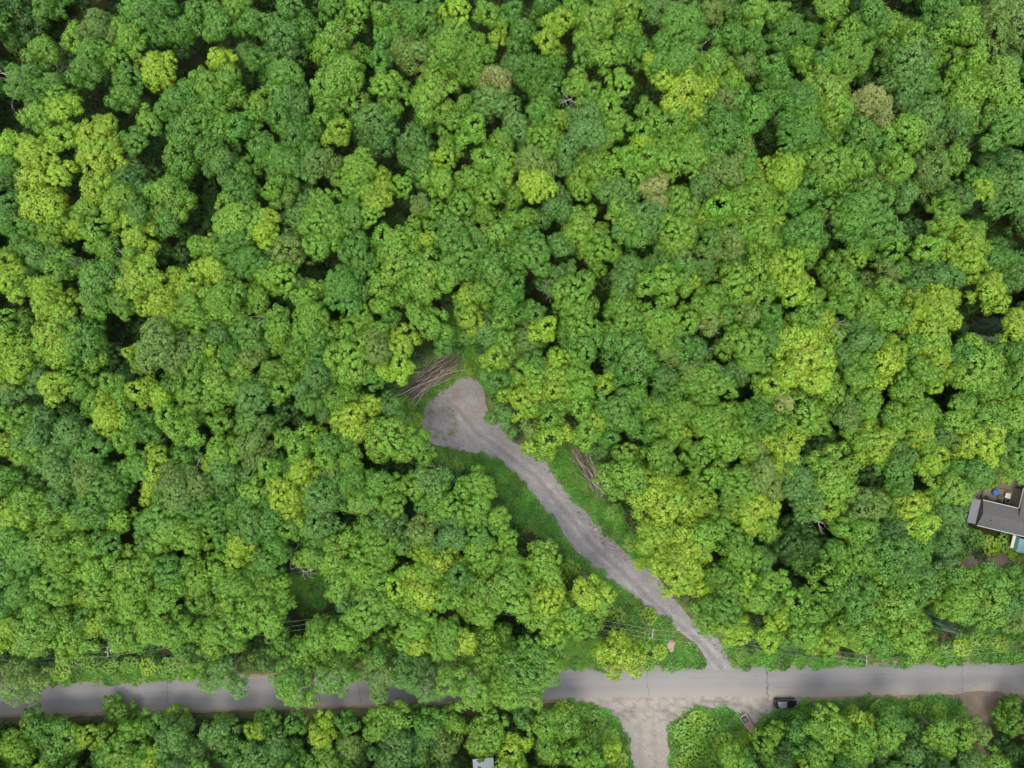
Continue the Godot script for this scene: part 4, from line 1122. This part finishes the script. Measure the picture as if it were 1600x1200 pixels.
func make_power_line() -> void:
	var wood := flat(0.16, 0.135, 0.11, 0.9)
	var pale := flat(0.11, 0.105, 0.10, 0.8)
	var steel := flat(0.17, 0.175, 0.178, 0.6, 0.1)
	var glass := flat(0.10, 0.105, 0.11, 0.4)
	var tops := [[-330, 1042], [165, 1019], [728, 944], [1019, 991], [1354, 1032], [1730, 1000], [2100, 990]]
	var says := ["grey wooden utility pole beyond the western end of the road", "grey utility pole with a transformer in the trees above the road's western stretch", "utility pole half hidden in the dark gap north of the road", "grey utility pole with a white crossarm beside the drive mouth", "grey utility pole at the road edge near the eastern roadside crown", "utility pole on the verge beyond the house", "utility pole far along the road to the east"]
	var high := 10.0
	var at := []
	for i in tops.size():
		var g := P(tops[i][0], tops[i][1], high)
		at.append(Vector3(g.x, 0, g.z))
	for i in tops.size():
		var go: Vector3 = (at[mini(i + 1, at.size() - 1)] - at[maxi(i - 1, 0)]).normalized()
		var o := thing("utility_pole", says[i], "pole", at[i], atan2(-go.z, go.x), "utility poles along the road")
		obj("post", tube_mesh(Vector3.ZERO, Vector3(0, high, 0), 0.17, 0.12, 10), wood, o)
		obj("crossarm", box_mesh(Vector3(0.16, 0.14, 2.0), Vector3(0.17, high - 0.35, 0)), pale, o)
		for k in 3:
			obj("insulator", tube_mesh(Vector3(0.17, high - 0.28, (k - 1) * 0.85), Vector3(0.17, high - 0.05, (k - 1) * 0.85), 0.06, 0.04, 8), glass, o)
		if i == 1:
			obj("transformer", tube_mesh(Vector3(0.45, high - 2.0, 0), Vector3(0.45, high - 1.0, 0), 0.28, 0.28, 14), steel, o)
	for k in 3:
		var s := Soup.new()
		for i in tops.size() - 1:
			var a: Vector3 = at[i] + Vector3(0, high - 0.05, (k - 1) * 0.85)
			var b: Vector3 = at[i + 1] + Vector3(0, high - 0.05, (k - 1) * 0.85)
			for j in 16:
				var f := j / 16.0
				var g := (j + 1) / 16.0
				s.tube(a.lerp(b, f) - Vector3(0, 2.6 * f * (1 - f), 0), a.lerp(b, g) - Vector3(0, 2.6 * g * (1 - g), 0), 0.013, 0.013, 5, Color.WHITE)
		var w := obj("power_cable", s.mesh(), steel)
		tag(w, ["power cable strung on the north ends of the pole crossarms", "power cable strung along the middle of the pole crossarms", "power cable strung on the south ends of the pole crossarms"][k], "cable", "power cables on the utility poles")


func ring(x: float, half: float, low: float, top: float, crown := 0.0) -> PackedVector3Array:
	var r := PackedVector3Array()
	for i in 20:
		var a := TAU * i / 20
		var c := cos(a)
		var s := sin(a)
		var z := half * signf(c) * pow(absf(c), 0.42)
		var y := lerpf(low, top, 0.5 + 0.5 * signf(s) * pow(absf(s), 0.42)) + crown * (1.0 - absf(z) / half) * float(s > 0.0)
		r.append(Vector3(x, y, z))
	return r


func make_car() -> void:
	var paint := flat(0.004, 0.004, 0.005, 0.3, 0.0, 0.25)
	paint.clearcoat_enabled = true
	paint.clearcoat = 0.3
	paint.clearcoat_roughness = 0.05
	var pane := flat(0.004, 0.005, 0.006, 0.06)
	var panel := flat(0.042, 0.048, 0.058, 0.4, 0.0, 0.4)
	var rubber := flat(0.012, 0.012, 0.012, 0.85)
	var alloy := flat(0.45, 0.45, 0.46, 0.35, 0.8)
	var lamp_glass := flat(0.10, 0.11, 0.12, 0.2)
	var red := flat(0.22, 0.01, 0.01, 0.25)
	var o := thing("parked_car", "small black hatchback with grey roof panel parked on the sandy shoulder", "car", P(1225, 1096) + Vector3(0, 0.02, 0), 0.02)
	obj("body", loft([ring(-2.18, 0.70, 0.42, 0.82), ring(-2.12, 0.84, 0.30, 0.98), ring(-1.7, 0.91, 0.24, 1.04), ring(-0.6, 0.93, 0.22, 1.02), ring(0.6, 0.93, 0.22, 1.0, 0.02), ring(1.1, 0.92, 0.22, 0.98, 0.05), ring(1.7, 0.88, 0.26, 0.90, 0.06), ring(2.05, 0.80, 0.32, 0.78, 0.04), ring(2.18, 0.66, 0.40, 0.66)]), paint, o)
	obj("cabin", loft([ring(-2.0, 0.74, 0.9, 1.02), ring(-1.72, 0.74, 0.9, 1.42), ring(-1.45, 0.72, 0.9, 1.5), ring(-0.4, 0.72, 0.9, 1.54), ring(0.1, 0.71, 0.9, 1.48), ring(0.55, 0.75, 0.9, 1.26), ring(1.0, 0.78, 0.9, 1.0)]), paint, o)
	obj("roof_panel", loft([ring(-1.5, 0.56, 1.46, 1.53), ring(-1.4, 0.60, 1.46, 1.545), ring(-0.4, 0.60, 1.48, 1.565), ring(0.02, 0.56, 1.44, 1.52)]), panel, o)
	obj("windshield", loft([ring(0.12, 0.62, 1.42, 1.492), ring(0.55, 0.66, 1.2, 1.275), ring(0.95, 0.70, 0.98, 1.04)]), pane, o)
	obj("rear_window", loft([ring(-1.98, 0.62, 0.98, 1.06), ring(-1.76, 0.62, 1.2, 1.40), ring(-1.6, 0.6, 1.4, 1.49)]), pane, o)
	for z in [-1, 1]:
		obj("side_window", box_mesh(Vector3(1.9, 0.34, 0.03), Vector3(-0.6, 1.23, z * 0.735)), pane, o)
		obj("mirror", loft([ring(0.55, 0.05, 1.0, 1.08), ring(0.62, 0.11, 0.96, 1.14), ring(0.72, 0.09, 0.98, 1.12)]), paint, o).position = Vector3(0, 0.02, z * 0.98)
		obj("headlight", loft([ring(1.72, 0.12, 0.74, 0.90), ring(1.98, 0.10, 0.68, 0.84), ring(2.12, 0.06, 0.62, 0.74)]), lamp_glass, o).position = Vector3(0, 0.01, z * 0.64)
		obj("tail_light", box_mesh(Vector3(0.12, 0.26, 0.2), Vector3(-2.1, 0.86, z * 0.66)), red, o)
		for x in [-1.32, 1.36]:
			var w := obj("wheel", tube_mesh(Vector3(x, 0.33, z * 0.72), Vector3(x, 0.33, z * 0.94), 0.33, 0.33, 22), rubber, o)
			obj("rim", tube_mesh(Vector3(x, 0.33, z * 0.93), Vector3(x, 0.33, z * 0.95), 0.21, 0.2, 18), alloy, w)


func make_trailer() -> void:
	var rail := flat(0.17, 0.16, 0.135, 0.7)
	var bed := flat(0.03, 0.026, 0.024, 0.9)
	var ply := flat(0.115, 0.073, 0.064, 0.85)
	var rubber := flat(0.015, 0.015, 0.015, 0.9)
	var iron := flat(0.06, 0.06, 0.06, 0.6, 0.5)
	var g := P(1166, 1127)
	var o := thing("utility_trailer", "small flat trailer with pale rails and faded pink boards at the sandy pull-off", "trailer", g, atan2(-(1139 - 1116.0), 1174 - 1158.0))
	obj("bed", box_mesh(Vector3(3.4, 0.12, 1.15), Vector3(0, 0.55, 0)), bed, o)
	for z in [-1, 1]:
		obj("rail", box_mesh(Vector3(3.4, 0.34, 0.09), Vector3(0, 0.8, z * 0.62)), rail, o)
		var w := obj("wheel", tube_mesh(Vector3(0.2, 0.3, z * 0.7), Vector3(0.2, 0.3, z * 0.88), 0.3, 0.3, 18), rubber, o)
		obj("rim", tube_mesh(Vector3(0.2, 0.3, z * 0.87), Vector3(0.2, 0.3, z * 0.89), 0.16, 0.15, 14), rail, w)
		obj("mudguard", box_mesh(Vector3(0.8, 0.04, 0.24), Vector3(0.2, 0.66, z * 0.79)), iron, o)
	obj("tail_rail", box_mesh(Vector3(0.09, 0.34, 1.33), Vector3(-1.745, 0.8, 0)), rail, o)
	for k in 6:
		obj("plank", box_mesh(Vector3(2.1, 0.05, 0.19), Vector3(0.72 + 0.03 * (k % 3), 0.97, (k - 2.5) * 0.215)), ply, o)
	obj("tow_bar", tube_mesh(Vector3(1.7, 0.5, 0), Vector3(2.7, 0.42, 0), 0.05, 0.05, 8), iron, o)
	obj("toolbox", box_mesh(Vector3(0.8, 0.28, 0.6), Vector3(-0.75, 0.75, 0)), iron, o)


func make_house() -> void:
	var shingle := StandardMaterial3D.new()
	var im := Image.create(256, 256, false, Image.FORMAT_RGB8)
	var r2 := RandomNumberGenerator.new()
	r2.seed = 4
	for row in 16:
		for k in 9:
			var v := 0.036 * r2.randf_range(0.78, 1.2)
			var x0 := int(k * 28.5 + (row % 2) * 14)
			for x in range(x0, x0 + 28):
				for y in range(row * 16, row * 16 + 16):
					var e := 0.6 if y % 16 < 2 or x == x0 else 1.0
					im.set_pixel(x % 256, y, lin(v * e, v * e * 1.0, v * e * 1.06))
	shingle.albedo_texture = ImageTexture.create_from_image(im)
	shingle.uv1_triplanar = true
	shingle.uv1_scale = Vector3(0.36, 0.36, 0.36)
	shingle.roughness = 0.95
	var siding := flat(0.11, 0.10, 0.085, 0.8)
	var white := flat(0.20, 0.20, 0.195, 0.6)
	var metal := flat(0.050, 0.056, 0.068, 0.6)
	var pane := flat(0.02, 0.03, 0.035, 0.08)
	var wood := flat(0.075, 0.060, 0.047, 0.85)
	var teal := flat(0.004, 0.040, 0.027, 0.6)
	var sky_blue := flat(0.060, 0.115, 0.130, 0.5)
	# local axes: x along the roof, z towards the road; the origin is the roof's western end at the middle of its width
	var high := 3.4
	var g := P(1527, 800, high)
	var turn := -0.235
	var o := thing("house", "low house with dark grey shingled roof at the eastern edge", "house", Vector3(g.x, 0, g.z), turn)
	var long := 16.0
	var half := 2.45
	var walls := Soup.new()
	walls.box(Vector3(1.1, 0, -half + 0.35), Vector3(long, 2.7, half - 0.35), Color.WHITE)
	walls.box(Vector3(8.3, 0, -6.2), Vector3(long, 2.7, -half + 0.34), Color.WHITE)
	obj("wall", walls.mesh(), siding, o)
	# main roof: a low gable, its ridge along x
	var s := Soup.new()
	var eave := 2.85
	var ridge := 3.75
	for z in [-1.0, 1.0]:
		var a := Vector3(0.9, eave, z * half)
		var b := Vector3(long + 0.3, eave, z * half)
		var c := Vector3(long + 0.3, ridge, 0)
		var d := Vector3(0.9, ridge, 0)
		s.quad(a, b, c, d, Vector3(0, 1, z * 0.3), Color.WHITE)
		var t := Vector3(0, -0.14, 0)
		s.quad(a + t, b + t, c + t, d + t, Vector3(0, -1, 0), Color.WHITE)
	var roof := obj("roof", s.mesh(), shingle, o)
	var wing := Soup.new()
	wing.quad(Vector3(7.9, 3.0, -6.6), Vector3(long + 0.3, 3.0, -6.6), Vector3(long + 0.3, 3.5, -1.2), Vector3(7.9, 3.5, -1.2), Vector3.UP, Color.WHITE)
	wing.quad(Vector3(7.9, 2.86, -6.6), Vector3(long + 0.3, 2.86, -6.6), Vector3(long + 0.3, 3.36, -1.2), Vector3(7.9, 3.36, -1.2), Vector3.DOWN, Color.WHITE)
	obj("wing_roof", wing.mesh(), shingle, o)
	obj("hip_panel", box_mesh(Vector3(1.55, 0.06, 4.7), Vector3(0.1, 2.74, 0), Transform3D(Basis(Vector3(0, 0, 1), 0.12), Vector3.ZERO)), metal, o)
	for z in [-1, 1]:
		var gl := 7.0 if z < 0 else long - 0.9
		obj("gutter", box_mesh(Vector3(gl, 0.12, 0.12), Vector3(0.9 + gl / 2, eave - 0.03, z * (half + 0.07))), white, roof)
	obj("gutter", box_mesh(Vector3(0.12, 0.12, 4.0), Vector3(7.83, 2.98, -4.55)), white, roof)
	for x in [3.5, 8.0, 12.0]:
		var wn := obj("window", box_mesh(Vector3(1.4, 1.1, 0.06), Vector3(x, 1.5, half - 0.33)), white, o)
		obj("pane", box_mesh(Vector3(1.2, 0.9, 0.03), Vector3(x, 1.5, half - 0.285)), pane, wn)
	obj("door", box_mesh(Vector3(0.95, 2.05, 0.06), Vector3(5.2, 1.03, -half + 0.33)), teal, o)
	for k in 3:
		obj("roof_vent", tube_mesh(Vector3(2.8 + k * 3.1, 3.3, 1.0 - k * 0.7), Vector3(2.8 + k * 3.1, 3.75, 1.0 - k * 0.7), 0.09, 0.09, 8), flat(0.03, 0.03, 0.03), roof)
	obj("corner_post", box_mesh(Vector3(0.14, 2.7, 0.14), Vector3(-0.5, 1.35, half - 0.1)), white, o)
	# the porch with the pale blue panel on the road side
	var p := thing("porch_canopy", "pale blue porch canopy with white and teal edges on the house's road side", "canopy", o.transform * Vector3(9.2, 0, half + 0.2), turn)
	obj("roof_panel", box_mesh(Vector3(3.6, 0.06, 2.7), Vector3(2.3, 2.45, 1.5), Transform3D(Basis(Vector3(1, 0, 0), 0.08), Vector3.ZERO)), sky_blue, p)
	obj("teal_edge", box_mesh(Vector3(0.7, 0.08, 2.6), Vector3(0.12, 2.5, 1.4)), teal, p)
	obj("white_edge", box_mesh(Vector3(0.6, 0.08, 2.5), Vector3(-0.55, 2.45, 1.3)), white, p)
	for k in [-0.7, 3.9]:
		obj("post", box_mesh(Vector3(0.12, 2.4, 0.12), Vector3(k, 1.2, 2.6)), white, p)
	# deck on the far side, with what stands on it
	var base := o.transform
	var dk := thing("deck", "weathered wooden deck in the corner of the house", "deck", base * Vector3(2.2, 0, -half - 0.25), turn)
	for k in 12:
		obj("plank", box_mesh(Vector3(5.5, 0.05, 0.2), Vector3(2.8, 0.3, -0.2 - k * 0.215)), wood, dk)
	obj("frame", box_mesh(Vector3(5.4, 0.22, 2.5), Vector3(2.8, 0.16, -1.35)), flat(0.08, 0.065, 0.05), dk)
	var top := 0.326
	var tub := thing("tub", "round bright blue tub on the deck beside the house", "tub", base * Vector3(4.35, top, -half - 2.0), turn)
	obj("shell", tube_mesh(Vector3.ZERO, Vector3(0, 0.55, 0), 0.6, 0.66, 20), flat(0.005, 0.035, 0.13, 0.5), tub)
	obj("cover", tube_mesh(Vector3(0, 0.551, 0), Vector3(0, 0.60, 0), 0.58, 0.5, 20), flat(0.007, 0.042, 0.14, 0.5), tub)
	var tab := thing("patio_table", "square white table on the deck near the wing wall", "table", base * Vector3(6.6, top, -half - 1.95), turn)
	obj("tabletop", box_mesh(Vector3(1.0, 0.05, 1.0), Vector3(0, 0.73, 0)), white, tab)
	for x in [-0.42, 0.42]:
		for z in [-0.42, 0.42]:
			obj("leg", box_mesh(Vector3(0.06, 0.7, 0.06), Vector3(x, 0.35, z)), white, tab)
	var black := flat(0.015, 0.015, 0.017, 0.7)
	var spots := [[3.1, -0.75, 0.2, "black patio chair at the western end of the deck"], [5.6, -0.75, -0.3, "black patio chair against the house wall, middle of the deck"], [6.75, -0.7, 0.1, "black patio chair in the inner corner of the deck"], [6.7, -1.2, 1.5, "black patio chair between the white table and the corner"]]
	for e in spots:
		var ch := thing("patio_chair", e[3], "chair", base * Vector3(e[0], top, -half + e[1] + 0.1), turn + e[2], "black patio chairs on the deck")
		obj("seat", box_mesh(Vector3(0.56, 0.07, 0.54), Vector3(0, 0.43, 0)), black, ch)
		obj("backrest", box_mesh(Vector3(0.54, 0.5, 0.06), Vector3(0, 0.72, 0.27)), black, ch)
		for x in [-0.24, 0.24]:
			for z in [-0.22, 0.22]:
				obj("leg", box_mesh(Vector3(0.04, 0.4, 0.04), Vector3(x, 0.2, z)), black, ch)
	var pot := thing("planter", "rust-brown planter box with a small plant on the deck", "planter", base * Vector3(5.45, top, -half - 1.4), turn)
	obj("box", box_mesh(Vector3(0.8, 0.45, 0.5), Vector3(0, 0.225, 0)), flat(0.08, 0.035, 0.02), pot)
	obj("plant", clump_mesh(620, 0.35, 0.4, 40, 0.2, 0.36), mat.leaf.G0, pot).position = Vector3(0, 0.42, 0)
	# stone paving at the western end
	var pave := sheet(smooth(outline("1505,784 1507,768 1522,762 1532,766 1531,784 1518,788"), 0.2), 0.02, 0.5, func(q): return Color(0.095, 0.085, 0.082).lerp(Color(0.065, 0.058, 0.055), noise(q, 0.8) + 0.5), level)
	struct("path", pave, earthy(mat.fine, 3.0))
	var strip := sheet(smooth(outline("1532,768 1556,770 1555,780 1532,778"), 0.15), 0.024, 0.5, func(q): return Color(0.105, 0.085, 0.062).lerp(Color(0.065, 0.052, 0.040), noise(q, 0.9) + 0.5), level)
	struct("path", strip, earthy(mat.fine, 3.0))
	var sticks := thing("log", "short bleached log on the bare soil below the house", "log", P(1546, 878) + Vector3(0, 0.12, 0), -0.9)
	obj("bark", tube_mesh(Vector3(-0.9, 0, 0), Vector3(0.9, 0, 0), 0.12, 0.08, 8), flat(0.12, 0.10, 0.078), sticks)
	# the white roof at the frame's lower edge
	var sh := thing("shed", "white-roofed shed almost hidden by trees at the lower edge", "shed", P(757, 1190), 0.1)
	obj("wall", box_mesh(Vector3(3.6, 2.6, 3.4), Vector3(0, 1.3, 0)), siding, sh)
	var sr := Soup.new()
	for z in [-1.0, 1.0]:
		sr.quad(Vector3(-2.0, 2.55, z * 1.95), Vector3(2.0, 2.55, z * 1.95), Vector3(2.0, 3.3, 0), Vector3(-2.0, 3.3, 0), Vector3(0, 1, z * 0.3), Color.WHITE)
	obj("roof", sr.mesh(), flat(0.60, 0.61, 0.63, 0.6), sh)
	obj("door", box_mesh(Vector3(1.0, 2.0, 0.06), Vector3(0, 1.0, 1.73)), wood, sh)


func _ready() -> void:
	# camera, straight down from the drone
	var cam := Camera3D.new()
	cam.name = "camera"
	cam.position = Vector3(0, EYE, 0)
	cam.rotation_degrees = Vector3(-90, 0, 0)
	cam.fov = rad_to_deg(2.0 * atan(600.0 / FOCAL))
	cam.near = 0.5
	cam.far = 4000.0
	add_child(cam)
	cam.current = true
	# overcast sky, a soft high sun behind the cloud
	var sky := ProceduralSkyMaterial.new()
	sky.sky_top_color = lin(0.92, 0.97, 1.05)
	sky.sky_horizon_color = lin(0.48, 0.52, 0.57)
	sky.sky_curve = 0.6
	sky.ground_horizon_color = lin(0.35, 0.38, 0.36)
	sky.ground_bottom_color = lin(0.08, 0.10, 0.06)
	sky.sun_angle_max = 0.0
	var env := Environment.new()
	env.background_mode = Environment.BG_SKY
	env.sky = Sky.new()
	env.sky.sky_material = sky
	env.tonemap_mode = Environment.TONE_MAPPER_LINEAR
	env.tonemap_exposure = 5.4
	env.sdfgi_enabled = true
	env.ssao_enabled = true
	env.ssil_enabled = true
	var we := WorldEnvironment.new()
	we.name = "world_environment"
	we.environment = env
	add_child(we)
	var sun := DirectionalLight3D.new()
	sun.name = "sun"
	sun.light_color = Color(1.0, 0.96, 0.88)
	sun.light_energy = 0.4
	sun.light_angular_distance = 30.0
	sun.shadow_enabled = true
	sun.rotation_degrees = Vector3(-68, -32, 0)
	add_child(sun)
	wob.seed = 7
	wob.frequency = 0.02
	wob.fractal_octaves = 3
	make_materials()
	make_ground()
	make_roads()
	make_house()
	make_car()
	make_trailer()
	make_power_line()
	plant_forest()
	make_spruces()
	make_dead_trees()
	make_shrubs()
	make_logs()
	make_boulders()
	make_growth()
